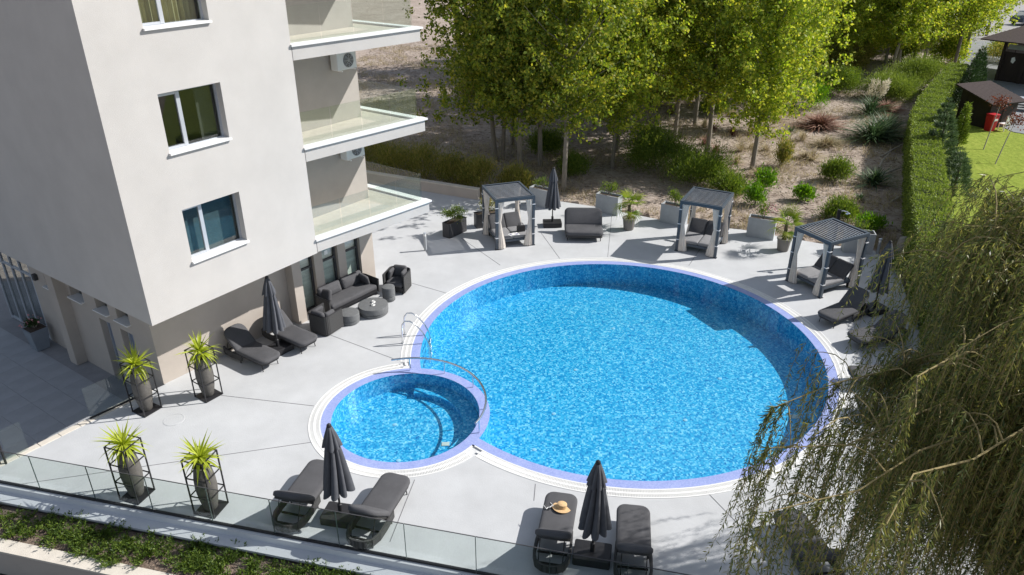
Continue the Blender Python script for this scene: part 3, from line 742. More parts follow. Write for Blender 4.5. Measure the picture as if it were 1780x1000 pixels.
def make_parasol():
    r = thing('parasol', '', 'parasol', group='closed dark grey parasols')
    MB().prism(rrect(.78, .55, .04, 3), 0.0, .20).build('base_box', 'black', r, bevel=.012)
    MB().tube([(0, 0, .18), (0, 0, 2.5)], .024, 10).build('pole', 'black', r)
    n = 64
    def ring(rad, z, fold, ph=0, dz=0):
        out = []
        for i in range(n):
            a = 2 * math.pi * i / n; f = abs(math.cos(4 * a + ph)); q = rad * (1 - fold * (1 - f ** .7)) * (1 + .10 * math.sin(3 * a + 1) + .06 * math.sin(5 * a))
            out.append(Vector((q * math.cos(a + .25 * z), q * math.sin(a + .25 * z), z + dz * f)))
        return out
    mb = MB(); mb.loft([ring(.05, 2.38, .1), ring(.10, 2.2, .4), ring(.175, 1.9, .45), ring(.24, 1.5, .46), ring(.30, 1.12, .45), ring(.345, .86, .45, 0, -.05), ring(.32, .88, .45), ring(.03, 1.0, .2)])
    cn = mb.build('canopy', 'parasol', r, True)
    mb = MB(); mb.loft([ring(.035, 2.52, .05), ring(.06, 2.50, .1), ring(.13, 2.3, .3, .3), ring(.215, 2.04, .4, .3, -.04), ring(.19, 2.06, .4, .3), ring(.03, 2.3, .1)])
    mb.build('canopy_cap', 'parasol', cn, True)
    MB().lathe([(.03, 2.49), (.055, 2.52), (.05, 2.56), (.02, 2.59)], 12).build('finial', 'black', r, True)
    MB().lathe([(.05, .19), (.05, .42), (.03, .44)], 12).build('pole_socket', 'black', r, True)
    return r
pp = make_parasol(); pu = []
for (x, y), rz, lab, sc in [((-3.77, 12.48), -.2, 'closed parasol between the two front left loungers', 1), ((1.66, 11.36), -.2, 'closed parasol between the front middle loungers', .99),
                        ((-7.12, 19.52), .9, 'closed parasol between the two loungers by the building', .99), ((1.72, 29.75), 0.05, 'closed parasol at the back beside the double daybed', 1.0),
                        ((12.12, 22.05), .4, 'closed parasol between the right side loungers by the hedge', 1.0)]:
    place(pp, pu, (x, y, .001), rz, lab, sc)

def make_pergola():
    """origin at the centre; front is -y; 1.62 wide, 1.85 deep"""
    W, D, Hh = 1.62, 1.86, 2.10
    r = thing('pergola_daybed', '', 'pergola', group='louvred pergolas with daybeds')
    for sx in (-1, 1):
        for sy in (-1, 1):
            x, y = sx * (W / 2 - .05), sy * (D / 2 - .05)
            po = MB().box((x, y, Hh / 2 - .06), (.10, .10, Hh - .12)).build('post', 'steelblue', r)
            MB().box((x, y, .012), (.14, .14, .024)).build('post_foot', 'black', po)
            for z in (.5, 1.15, 1.75): MB().box((x, y, z), (.125, .125, .032)).build('tie_strap', 'strap', po)
            # tied curtain standing beside the post along the side
            mb = MB(); n = 28; rings = []
            for z, wd in ((.03, .17), (.3, .15), (.7, .105), (1.12, .065), (1.45, .095), (1.8, .12), (Hh - .14, .14)):
                cx = x - sx * (.10 + .05 * (1 - abs(z - 1.12)) * 0); cy = y - sy * (.06 + wd * .55)
                if sy < 0: cx, cy = x - sx * (.075 + wd * .6), y + .03
                rings.append([Vector((cx + wd * math.cos(2 * math.pi * i / n) * (1 + .22 * math.cos(i * 2.7)), cy + wd * .62 * math.sin(2 * math.pi * i / n) * (1 + .22 * math.cos(i * 2.7)), z)) for i in range(n)])
            mb.loft(rings); mb.build('curtain', 'curtain', r, True)
    for sx in (-1, 1): MB().box((sx * (W / 2 - .04), 0, Hh - .06), (.08, D - .161, .12)).build('roof_beam', 'steelblue', r)
    for sy in (-1, 1): MB().box((0, sy * (D / 2 - .04), Hh - .058), (W, .08, .124)).build('roof_beam', 'steelblue', r)
    sm = MB().box((0, 0, 0), (W - .162, .112, .018), 0).mesh('louvre', 'slat')
    for i in range(13): obj('louvre', sm, r, (0, -D / 2 + .145 + i * (D - .29) / 12, Hh - .05), (R(-10), 0, 0))
    lm_ = MB().box((0, -.042, .017), (W - .162, .030, .014)).mesh('louvre_painted_glint', 'alum')  # pale strip painted on as the sunlit edge of each slat
    for lo in [q for q in r.children if q.name.startswith('louvre')]: obj('louvre_painted_glint', lm_, lo)
    # bed
    MB().box((0, -.02, .26), (1.34, 1.50, .10)).build('bed_frame', 'steelblue', r, bevel=.01)
    for sx in (-1, 1):
        mb = MB(); cushion(mb, .66, 1.06, .03, .311, .43, sx * .335, -.22, soft=.03); mb.build('mattress', 'charlight', r, True)
        tf = Matrix.Translation((0, .27, .33)) @ Matrix.Rotation(R(50), 4, 'X')
        mb = MB(); cushion(mb, .66, .68, .05, .0, .11, sx * .335, .34, soft=.03, tf=tf); mb.build('back_cushion', 'charcoal', r, True)
        for y in (-.65, .6): MB().box((sx * .62, y, .105), (.05, .05, .21)).build('bed_leg', 'black', r)
        MB().tube([(sx * .5, .55, .28), (sx * .5, .63, .70)], .015, 6).build('back_strut', 'black', r)
    return r
gp = make_pergola(); gu = []
for (x, y), a, lab in [((-.16, 28.28), 18.7, 'left pergola daybed with a bag on the mattress'), ((7.60, 27.55), -27.9, 'middle pergola daybed between concrete planters, two reclined cushions'),
                       ((11.15, 24.15), -63, 'right pergola daybed nearest the hedge')]:
    place(gp, gu, (x, y, .001), R(a), lab)

# double daybed
r = thing('double_daybed', 'wide charcoal double lounger beside the back parasol', 'daybed', (2.95, 28.75, .001), R(-2))
mb = MB(); cushion(mb, 1.56, 1.02, [.05, .05, .2, .2], .26, .42, 0, -.30, soft=.05); mb.build('seat_cushion', 'charcoal', r, True)
tf = Matrix.Translation((0, .16, .32)) @ Matrix.Rotation(R(52), 4, 'X')
mb = MB(); cushion(mb, 1.56, .78, [.2, .2, .05, .05], 0, .14, 0, .38, soft=.05, tf=tf); mb.build('back_cushion', 'charcoal', r, True)
MB().prism(rrect(1.5, 1.3, .1, 4, 0, -.12), .17, .255).build('woven_frame', 'wicker', r)
for sx in (-1, 1):
    for y in (-.66, .42): MB().tube([(sx * .66, y, .18), (sx * .68, y, 0)], .018, 6).build('leg', 'black', r)
    MB().tube([(sx * .6, .45, .22), (sx * .6, .50, .75)], .016, 6).build('back_strut', 'black', r)

# sofa group by the glazed doors (local: x along the facade, y outwards)
def tub_frame(mb, lx, ly, h0, h1, t, gapfront=True):
    """U-shaped shell: back at +y, arms at both ends"""
    out = rrect(lx, ly, [.16, .16, .03, .03], 5); inn = rrect(lx - 2 * t, ly - 2 * t, [.12, .12, .02, .02], 5)
    a = [p for p in out if p[1] > -ly / 2 + .04]; b = [p for p in inn if p[1] > -ly / 2 + t + .03]
    k = min(range(len(a)), key=lambda i: a[i][0] * -1 + a[i][1]); 
    A = sorted(a, key=lambda p: math.atan2(p[0], p[1] + ly * .6)); Bq = sorted(b, key=lambda p: math.atan2(p[0], p[1] + ly * .6))
    A = [(A[0][0], -ly / 2)] + A + [(A[-1][0], -ly / 2)]; Bq = [(Bq[0][0], -ly / 2)] + Bq + [(Bq[-1][0], -ly / 2)]
    for i in range(len(A) - 1):
        p, q = A[i], A[i + 1]; mb.beam((p[0], p[1], (h0 + h1) / 2), (q[0], q[1], (h0 + h1) / 2), t, h1 - h0)
    return A
so_p = B(7.28, 1.0, .001)
sf = thing('outdoor_sofa', 'long charcoal outdoor sofa in front of the glazed doors', 'sofa', so_p, R(52.5))
mb = MB(); A = tub_frame(mb, 2.16, .80, .10, .58, .05); mb.build('woven_shell', 'wicker', sf)
MB().tube([(p[0], p[1], .59) for p in A], .022, 8).build('shell_rim', 'black', sf)
MB().box((0, -.02, .17), (2.02, .72, .1)).build('seat_frame', 'black', sf)
mb = MB(); cushion(mb, 2.0, .72, .06, .22, .40, 0, -.05, soft=.05); mb.build('seat_cushion', 'charcoal', sf, True)
for sx in (-1, 1):
    tf = Matrix.Translation((sx * .49, .27, .40)) @ Matrix.Rotation(R(72), 4, 'X')
    mb = MB(); cushion(mb, .92, .42, .08, -.08, .10, 0, .19, soft=.07, tf=tf, crown=.03); mb.build('back_cushion', 'charcoal', sf, True)
    tf = Matrix.Translation((sx * .86, .05, .40)) @ Matrix.Rotation(R(sx * 70), 4, 'Y') @ Matrix.Rotation(R(10), 4, 'Z')
    mb = MB(); cushion(mb, .40, .42, .07, -.06, .08, -sx * .19, 0, soft=.06, tf=tf, crown=.03); mb.build('side_cushion', 'charcoal', sf, True)
    for y in (-.33, .33): MB().box((sx * 1.0, y, .06), (.05, .05, .12)).build('leg', 'black', sf)
def make_armchair():
    r = thing('armchair', '', 'armchair', group='charcoal tub armchairs')
    mb = MB(); A = tub_frame(mb, .76, .76, .06, .68, .045); mb.build('woven_shell', 'wicker', r)
    MB().tube([(p[0], p[1], .69) for p in A], .02, 8).build('shell_rim', 'black', r)
    MB().box((0, -.02, .17), (.66, .70, .14)).build('seat_frame', 'black', r)
    mb = MB(); cushion(mb, .64, .66, .08, .24, .42, 0, -.05, soft=.05); mb.build('seat_cushion', 'charcoal', r, True)
    tf = Matrix.Translation((0, .22, .40)) @ Matrix.Rotation(R(76), 4, 'X')
    mb = MB(); cushion(mb, .50, .42, .08, -.07, .09, 0, .2, soft=.06, tf=tf, crown=.03); mb.build('back_cushion', 'charcoal', r, True)
    for sx in (-1, 1):
        tf = Matrix.Translation((sx * .29, 0, .42)) @ Matrix.Rotation(R(sx * 76), 4, 'Y')
        mb = MB(); cushion(mb, .34, .40, .07, -.05, .07, -sx * .17, .02, soft=.05, tf=tf, crown=.02); mb.build('side_cushion', 'charcoal', r, True)
        for y in (-.3, .3): MB().box((sx * .3, y, .05), (.05, .05, .10)).build('leg', 'black', r)
    return r
ap = make_armchair(); au = []
place(ap, au, B(5.55, .22, .001), fa + R(95), 'tub armchair with its back to the wall loungers')
place(ap, au, B(9.02, .28, .001), fa - R(70), 'tub armchair at the far end near the building end wall')
def drum(label, s, t, rad, h):
    r = thing('drum_table', label, 'table', B(s, t, .001), 0, 'round woven drum tables')
    MB().lathe([(rad * .90, 0), (rad * .97, .02), (rad * .98, h * .30), (rad * .93, h * .34)], 36).build('lower_drum', 'drum', r, True)
    MB().lathe([(rad * .93, h * .345), (rad, h * .38), (rad, h - .03), (rad * .98, h - .005), (rad * .93, h)], 36).build('upper_drum', 'drum', r, True)
    return r
drum('low drum table in the middle, left of the coffee table', 6.35, -.02, .33, .36); drum('wide round coffee table with white cups', 7.25, -.22, .50, .32); drum('tall narrow drum table beside the far armchair', 8.22, -.02, .22, .52)
for k, (s, t, lab) in enumerate(((7.18, -.30, 'white cup on saucer, nearer of two on coffee table'), (7.34, -.16, 'white cup on saucer, farther of two on coffee table'))):
    c = thing('coffee_cup', lab, 'cup', B(s, t, .322), 0, 'white cups on the coffee table')
    MB().lathe([(.01, 0), (.05, .002), (.075, .014), (.07, .014), (.04, .008)], 20).build('saucer', 'white', c, True)
    MB().lathe([(.025, .008), (.035, .02), (.042, .065), (.038, .065), (.03, .025), (.005, .02)], 18).build('cup', 'white', c, True)
    MB().tube([(.04, 0, .055), (.06, 0, .05), (.062, 0, .035), (.038, 0, .028)], .005, 6).build('handle', 'white', c)

# straw hat and sunglasses on the lounger
hx = Vector((1.13, 12.88)) + Vector((-.19, -.98)).normalized() * .52
ht = thing('straw_hat', 'straw boater hat lying on the front lounger', 'hat', (hx.x + .05, hx.y, .425)); ht.rotation_euler = (R(-8), R(6), 0)
MB().lathe([(.02, .004), (.20, .0), (.205, .006), (.11, .014), (.105, .10), (.09, .112), (.01, .115)], 28).build('hat_body', 'straw', ht, True)
MB().lathe([(.1065, .014), (.1085, .016), (.107, .045), (.104, .046)], 28).build('hat_band', 'darkframe', ht)
sg = thing('sunglasses', 'white sunglasses lying beside the straw hat', 'sunglasses', (hx.x - .20, hx.y - .02, .432), .5)
for sx in (-1, 1):
    MB().lathe([(.04, 0), (.04, .01), (.03, .012)], 16, (sx * .05, 0, 0)).build('lens', 'black', sg)
    MB().tube([(sx * .09, 0, .012), (sx * .085, .13, .008)], .007, 6).build('temple', 'white', sg)
MB().tube([(-.095, 0, .012), (-.05, .03, .014), (0, .01, .016), (.05, .03, .014), (.095, 0, .012)], .009, 6).build('frame', 'white', sg)
# bag and magazine on the left pergola daybed
bg = thing('handbag', 'dark woven handbag on the left pergola mattress', 'bag', (.36, 28.05, .437), R(18.7))
MB().prism(rrect(.34, .14, .03, 3), 0, .24).build('bag_body', 'black', bg, bevel=.015)
for sy in (-1, 1): MB().tube([(-.1, sy * .05, .22), (-.08, sy * .05, .34), (.08, sy * .05, .34), (.1, sy * .05, .22)], .01, 6).build('handle', 'black', bg)
mg = thing('magazine', 'open white and violet magazine on left pergola mattress', 'magazine', (.08, 27.72, .436), R(30))
for sx in (-1, 1): MB().box((sx * .105, 0, .008), (.20, .27, .012), 0, sx * .06).build('page', 'white', mg)
for (x, y, a, b_) in ((-.12, .05, .1, .06), (.1, -.04, .12, .08), (.08, .08, .08, .03)): MB().box((x, y, .017), (a, b_, .003)).build('picture', mat('violet print', (.08, .07, .22), .5, .3, 20), mg)

# pool ladder and curved handrail
ld = thing('pool_ladder', 'stainless steel pool ladder with two hooped rails', 'ladder', (-3.4, 20.0, 0))
for y in (0, .52):
    pts = [(0, y, 0), (0, y, .45), (.03, y, .66), (.12, y, .78), (.26, y, .78), (.42, y, .68), (.62, y, .42), (.76, y, .12), (.80, y, -.1), (.81, y, -.72)]
    MB().tube(pts, .024, 10).build('rail', 'steel', ld, True); MB().lathe([(.05, .002), (.05, .015), (.03, .02)], 12, (0, y, 0)).build('flange', 'steel', ld)
for z in (-.15, -.4, -.65): MB().box((.80, .26, z), (.09, .5, .03)).build('step', 'steel', ld)
hr = thing('curved_handrail', 'curved steel handrail on the rim between both pools', 'handrail', (SC.x, SC.y, 0))
ar = [R(a) for a in np.linspace(108, -27, 34)]
MB().tube([(2.14 * math.cos(a), 2.14 * math.sin(a), .42) for a in ar], .030, 10).build('rail', 'steel', hr, True)
for a in (94, 66, 36, 6, -22): MB().tube([(2.14 * math.cos(R(a)), 2.14 * math.sin(R(a)), 0), (2.14 * math.cos(R(a)), 2.14 * math.sin(R(a)), .42)], .016, 8).build('post', 'steel', hr)

# ------------------------------------------------------------------ framed vases with dracaenas
def leaf_mesh(name, m, ln, wd, bend, fold=.25, n=7):
    mb = MB(); vs = []
    for i in range(n + 1):
        t = i / n; w_ = wd * (math.sin(math.pi * min(1, .15 + .85 * t) ** .8) * .9 + .08) * (1 - t ** 3) + .001
        x = ln * t * math.cos(bend * t * .6); z = ln * (t * .10 - bend * .45 * t * t)
        vs += [(x, -w_ / 2, z + w_ * fold), (x, 0, z), (x, w_ / 2, z + w_ * fold)]
    fs = [(3 * i + k, 3 * i + 3 + k, 3 * i + 4 + k, 3 * i + 1 + k) for i in range(n) for k in (0, 1)]
    mb.add(vs, fs); return mb.mesh(name, m, True)
ylm = [leaf_mesh('leaf', 'yucca', .66, .060, b_) for b_ in (.15, .5, .95)]
VAS = [((-9.83, 16.53), -30, 'framed vase with lime plant standing at the building corner', 1.0), ((-8.41, 17.20), -35, 'framed vase with lime plant nearest the wall loungers', 1.0),
       ((-8.62, 13.24), -18, 'framed vase with lime plant at front left behind the glass', 1.0), ((-6.76, 12.80), -15, 'framed vase with lime plant at front nearest the parasol', 1.0)]
for (x, y), a, lab, s in VAS:
    r = thing('framed_vase', lab, 'planter', (x, y, .001), R(a), 'tall vases in black steel frames')
    MB().box((0, 0, .012), (.54, .54, .024)).build('base_plate', 'black', r)
    fm = MB(); h = 1.50; q = .255
    for sx in (-1, 1):
        for sy in (-1, 1): fm.box((sx * q, sy * q, h / 2 + .012), (.026, .026, h))
    for z in (.52, 1.02, h + .0):
        for sg_ in (-1, 1): fm.box((0, sg_ * q, z), (2 * q - .026, .022, .022)); fm.box((sg_ * q, 0, z), (.022, 2 * q - .026, .022))
    fm.build('steel_frame', 'black', r)
    MB().lathe([(.12, .025), (.15, .06), (.205, .35), (.235, .65), (.225, .9), (.19, 1.12), (.165, 1.20), (.185, 1.23), (.175, 1.24), (.14, 1.20), (.01, 1.19)], 28).build('vase', 'vase', r, True)
    MB().tube([(0, 0, 1.15), (.01, 0, 1.32), (0, .01, 1.44)], [.04, .035, .03], 8).build('stem', 'palmtrunk', r)
    for i in range(74):
        el = random.triangular(-.5, 1.35, .5); k = 0 if el > .7 else (1 if el > .2 else 2)
        o = obj('leaf', ylm[k], r, (0, 0, 1.40 + .06 * random.random()), None, None)
        if i > 54: el = random.uniform(-1.0, .1); o.data = ylm[2]
        o.rotation_euler = (random.uniform(-.4, .4), -el, i * 2.39996 + random.uniform(-.2, .2)); o.scale = (random.uniform(.75, 1.08),) * 3

# ------------------------------------------------------------------ pots, planters, bollards, shower
def frond_mesh():
    mb = MB(); mb.tube([(0, 0, 0), (.22, 0, .03), (.42, 0, .0)], .012, 5)
    n = 19
    for i in range(n):
        a = R(-105 + 210 * i / (n - 1)); l = .62 * (1 - .28 * abs(a) / 2); d = Vector((math.cos(a), math.sin(a), 0)); s_ = Vector((-d.y, d.x, .4)) * .016
        b0 = Vector((.42, 0, 0)); mid = b0 + d * l * .5 + Vector((0, 0, .04)); tip = b0 + d * l + Vector((0, 0, -.05 - .06 * (i % 3)))
        mb.add([b0 - s_ * .3, b0 + s_ * .3, mid + s_, mid - s_, tip], [(0, 1, 2, 3), (3, 2, 4)])
    return mb.mesh('frond', 'palm')
frm = frond_mesh()
for (x, y), lab in (((4.92, 29.35), 'fan palm in taupe pot next to the double daybed'), ((10.72, 27.15), 'fan palm in taupe pot beside the right pergola')):
    r = thing('potted_palm', lab, 'palm', (x, y, .001), random.random() * 6, 'fan palms in pots')
    MB().lathe([(.20, 0), (.21, .02), (.265, .48), (.285, .48), (.285, .53), (.255, .53), (.245, .47), (.01, .46)], 24).build('pot', 'pot', r, True)
    MB().tube([(0, 0, .44), (.02, 0, .65), (.0, .03, .9), (.02, .02, 1.08)], [.095, .085, .075, .06], 10).build('trunk', 'palmtrunk', r)
    for i in range(13):
        el = random.uniform(-.5, 1.2); o = obj('frond', frm, r, (.015, .02, 1.06)); o.rotation_euler = (random.uniform(-.3, .3), -el, i * 2.4); o.scale = (random.uniform(.75, 1.05),) * 3
def blob_leaves(n, rad, ctr=(0, 0, 0), clumps=14, g=rng, spread=.35):
    """points in leafy clumps filling an ellipsoid"""
    c = unit(g.normal(size=(clumps, 3))) * g.uniform(.35, .85, (clumps, 1)); c[:, 2] = np.abs(c[:, 2]) * 1.3 - .35
    P = c[g.integers(0, clumps, n)] + g.normal(size=(n, 3)) * spread * .6
    return P * np.array(rad) + np.array(ctr)
def plant_mesh(m, n, rad, lnw, seed, up=0, clumps=14, spread=.35):
    g = np.random.default_rng(seed); P = blob_leaves(n, rad, (0, 0, rad[2] * .75), clumps, g, spread); P[:, 2] = np.maximum(P[:, 2], .02)
    D = unit(P - np.array([0, 0, -rad[2] * .4])) + np.array([0, 0, up])
    return quads('foliage', leaves(P, lnw[0], lnw[1], D, g, .6), m)
def stems_mesh(rad, seed, m='bark', n=7, th=.012):
    g = random.Random(seed); mb = MB()
    for i in range(n):
        a = g.uniform(0, 6.28); q = g.uniform(.2, .75)
        mb.tube([(0.02 * math.cos(a), .02 * math.sin(a), -.03), (rad[0] * q * .5 * math.cos(a), rad[1] * q * .5 * math.sin(a), rad[2] * .6), (rad[0] * q * math.cos(a), rad[1] * q * math.sin(a), rad[2] * 1.3)], [th, th * .8, th * .4], 5)
    return mb.mesh('stems', m)
def shrub(name, label, cat, loc, m, n, rad, lnw, seed, group=None, up=0, clumps=14, spread=.35, stem='bark', th=.012):
    r = thing(name, label, cat, loc, 0, group)
    obj('foliage', plant_mesh(m, n, rad, lnw, seed, up, clumps, spread), r); obj('stems', stems_mesh(rad, seed, stem, 7, th), r)
    return r
PLN = [((1.35, 32.20), -35, 'grey concrete planter behind the left pergola', .45), ((4.30, 31.35), -33, 'grey concrete planter behind the double daybed', .5), ((6.95, 30.05), -34, 'grey concrete planter left of middle pergola', .55),
       ((10.25, 28.55), -25, 'grey concrete planter right of middle pergola', .5), ((13.6, 27.05), -12, 'grey concrete planter behind the right pergola', .4)]
for k, ((x, y), a, lab, hh) in enumerate(PLN):
    r = thing('concrete_planter', lab, 'planter', (x, y, .001), R(a), 'grey rectangular concrete planters')
    W, D, h, t = 1.08, .46, .84, .035
    mb = MB(); mb.box((0, -D / 2 + t / 2, h / 2), (W, t, h)).box((0, D / 2 - t / 2, h / 2), (W, t, h)).box((-W / 2 + t / 2, 0, h / 2), (t, D - 2 * t, h)).box((W / 2 - t / 2, 0, h / 2), (t, D - 2 * t, h)); mb.build('planter_box', 'concrete', r)
    MB().box((0, 0, h / 2 - .04), (W - 2 * t, D - 2 * t, h - .08)).build('soil', 'soil', r)
    shrub('planter_shrub', ['sparse green shrub growing in ', 'loose oleander growing in ', 'leafy oleander growing in ', 'oleander with pink blooms growing in ', 'small shrub growing in '][k] + lab.replace('grey ', 'the '), 'shrub', (x, y, .79), 'shrubleaf', [260, 420, 620, 360, 200][k], (.42, .24, hh), (.11, .028), 40 + k, None, .6, 9, .3)
    if k == 3:
        g = np.random.default_rng(9); P = g.normal(size=(60, 3)) * np.array([.22, .14, .12]) + np.array([.3, -.1, .45])
        o = [q for q in bpy.data.objects if q.get('label', '').startswith('oleander with pink')][0]
        obj('blossom', quads('blossom', leaves(P, .07, .06, None, g), 'pink'), o)
for (x, y, a, lab, h) in ((-2.38, 28.85, 52, 'dark slatted planter with bushy plant left of left pergola', .62), (-1.05, 29.75, 20, 'dark slatted planter behind the left pergola', .62)):
    r = thing('slatted_planter', lab, 'planter', (x, y, .001), R(a), 'dark slatted planters')
    sl_ = MB().box((0, 0, h / 2), (.088, .024, h)).mesh('slat', 'darkframe')
    for i in range(11):
        for sy in (-1, 1): obj('slat', sl_, r, (-.475 + .095 * i, sy * .19, 0))
    for i in range(4):
        for sx in (-1, 1): obj('slat', sl_, r, (sx * .53, -.14 + .093 * i, 0), (0, 0, R(90)))
    MB().box((0, 0, h / 2 - .03), (1.02, .355, h - .06)).build('liner', 'soil', r)
    shrub('planter_bush', 'bushy olive green plant in the ' + lab.replace(' with bushy plant', ''), 'shrub', (x, y, h - .03), 'shrubleaf' if a > 30 else 'tamarisk', 1500 if a > 30 else 700, (.50, .36, .42), (.09, .024), 60 + int(a), None, .2, 12, .3)
for (x, y, h, lab) in ((-3.42, 27.12, .76, 'slim bollard light near the left slatted planter'), (14.35, 26.85, .62, 'slim bollard light at the back right deck corner')):
    r = thing('bollard_light', lab, 'bollard', (x, y, .001), 0, 'bollard lights')
    MB().lathe([(.055, 0), (.055, h - .14)], 16).build('bollard_post', 'concrete', r, True); MB().lathe([(.05, h - .14), (.05, h - .05)], 16).build('lens', 'white', r, True); MB().lathe([(.058, h - .05), (.058, h), (.01, h + .004)], 16).build('cap', 'alum', r, True)
sh = thing('outdoor_shower', 'black outdoor shower column behind the right pergola', 'shower', (12.0, 25.75, .001))
MB().box((0, 0, 1.12), (.12, .09, 2.24)).build('column', 'black', sh, bevel=.006); MB().tube([(0, 0, 2.16), (.12, -.05, 2.22), (.28, -.1, 2.18)], .018, 8).build('shower_arm', 'steel', sh); MB().lathe([(.09, 0), (.09, .02), (.02, .05)], 16, (.28, -.1, 2.12)).build('shower_head', 'steel', sh)
MB().tube([(-.06, -.04, .42), (-.16, -.08, .45), (-.2, -.1, .36)], .018, 8).build('foot_tap', 'steel', sh); MB().lathe([(.16, 0), (.16, .012), (.1, .014)], 18, (0, 0, -.002)).build('base_plate', 'steel', sh)
st = MB(); st.lathe([(.24, -.1), (.27, .1), (.25, .45), (.22, .62), (.12, .68), (.01, .69)], 12, (0, 0, 0)); o = st.build('boundary_stone', 'stone', smooth=True); o.location = (15.35, 26.9, -.02); tag(o, 'rounded grey stone stump beside the hedge', 'stone')
# flower box by the entrance
fb = thing('flower_box', 'tall blue grey flower box by the shaded entrance', 'planter', B(.32, 8.15, TZ + .005), fa)
MB().loft([[Vector((x, y, z)) for x, y in rrect(a, a, .01, 1)] for z, a in ((0, .40), (.75, .56))]).build('box', 'fbox', fb); MB().box((0, 0, .75), (.50, .50, .02)).build('soil', 'soil', fb)
shrub('geranium', 'geraniums with pale pink flowers in the entrance flower box', 'flowers', B(.32, 8.15, TZ + .75), 'darkleaf', 700, (.26, .26, .18), (.07, .05), 77, None, .2, 9, .35)
g = np.random.default_rng(5); obj('blossom', quads('blossom', leaves(g.normal(size=(40, 3)) * np.array([.2, .2, .06]) + np.array([0, 0, .27]), .07, .06, None, g), 'pink'), [q for q in bpy.data.objects if q.get('category') == 'flowers'][0])

# ------------------------------------------------------------------ trees
def poplar_meshes(seed, h, n, leafm, rmax=2.1, base=.22):
    g = np.random.default_rng(seed); mb = MB()
    k = 9; ph = g.uniform(0, 6.28, 2)
    tr = [Vector((.18 * math.sin(1.3 * i * .5 + ph[0]) * i / k, .18 * math.sin(1.1 * i * .5 + ph[1]) * i / k, h * i / k - .1)) for i in range(k + 1)]
    mb.tube(tr, [.13 * (1 - i / k) ** .8 + .012 for i in range(k + 1)], 8)
    Ps = []; Ds = []
    nl = 46
    for i in range(nl):
        f = base + (.97 - base) * (i / nl) ** .9; z = f * h; a = i * 2.4 + g.uniform(-.5, .5)
        u = (f - base) / (1 - base); r = rmax * (.55 + .75 * math.sin(math.pi * min(1, u * .8 + .18))) * (1 - u ** 3) * g.uniform(.65, 1.15)
        el = .45 + .55 * u + g.uniform(-.15, .2)
        j = min(k - 1, int(f * k)); st_ = tr[j].lerp(tr[j + 1], f * k - j)
        d = Vector((math.cos(a) * math.cos(el), math.sin(a) * math.cos(el), math.sin(el))); e = st_ + d * r / math.cos(el) * .85
        md = st_.lerp(e, .5) + Vector((0, 0, -.06 * r))
        mb.tube([st_, md, e], [.035 * (1 - u * .7) + .006, .02 * (1 - u * .6) + .005, .005], 5)
        m = int(n / nl * (r / rmax + .3)); t = g.beta(1.5, 1.0, m)
        A = np.array(st_); Bq = np.array(e); q = A + (Bq - A) * (t * 1.08)[:, None]
        cl = g.normal(size=(7, 3)) * np.array([.62, .62, .5]) * (.45 + r * .28)
        ci = g.integers(0, 7, m); t = (np.round(t * 3 + g.normal(size=m) * .22)) / 3; q = A + (Bq - A) * (t * 1.08)[:, None] + cl[ci] * np.clip(t + .2, .3, 1)[:, None] + g.normal(size=(m, 3)) * .135
        Ps.append(q)
    P = np.concatenate(Ps); P = P[P[:, 2] > h * base * .72]
    V = leaves(P, .165, .14, np.tile(np.array([[0, 0, -.5]]), (len(P), 1)), g, 1.0)
    return mb.mesh('trunk', 'bark', True), quads('crown', V, leafm)
PV = [poplar_meshes(11, 12.0, 18000, 'poplarleaf', 2.5, .27), poplar_meshes(12, 11.0, 18000, 'poplarleaf', 2.6, .28), poplar_meshes(13, 12.5, 22000, 'poplarleaf2', 2.4), poplar_meshes(14, 10.5, 20000, 'poplarleaf2', 2.6), poplar_meshes(15, 11.5, 19000, 'poplarleaf', 2.8, .24)]
def poplar(x, y, v, rz, s, label, group=None, lean=(0, 0)):
    r = thing('poplar_tree', label, 'tree', (x, y, -.08), rz, group); r.rotation_euler = (lean[0], lean[1], rz); r.scale = (s, s, s)
    obj('trunk', PV[v][0], r); obj('crown', PV[v][1], r)
near = [(2.5, 34.5, 0, .3, .95, 'pale trunked poplar right behind the back parasol', (0, 0)), (10.8, 40.3, 1, 1.2, 1.0, 'slender poplar in dry ground left of the lone front poplar', (0, .02)),
        (12.6, 37.9, 3, 2.0, .92, 'poplar with bent pale trunk standing alone in the dry lot', (0, -.03)), (-.9, 39.6, 4, .7, .95, 'leaning poplar at the left edge of the grove', (0, -.09)),
        (-.5, 39.7, 0, 2.7, .9, 'second stem of the leaning poplar pair at left', (0, -.05)), (.4, 37.1, 1, 3.3, 1.0, 'dark trunked poplar behind the left pergola', (0, 0)),
        (1.5, 38.3, 4, 4.1, .95, 'poplar just right of the dark trunked one behind left pergola', (0, .05)), (5.3, 38.2, 3, 5.0, .85, 'bushy poplar with low branches behind the palm', (0, .04)),
        (5.9, 40.8, 0, 1.9, 1.0, 'thin poplar behind the bushy low branched one', (0, .05)), (9.6, 43.3, 2, .2, 1.0, 'poplar behind the slender one in the grove centre', (0, 0))]
for x, y, v, rz, s, lab, ln in near: poplar(x, y, v, rz, s, lab, 'poplars near the deck', ln)
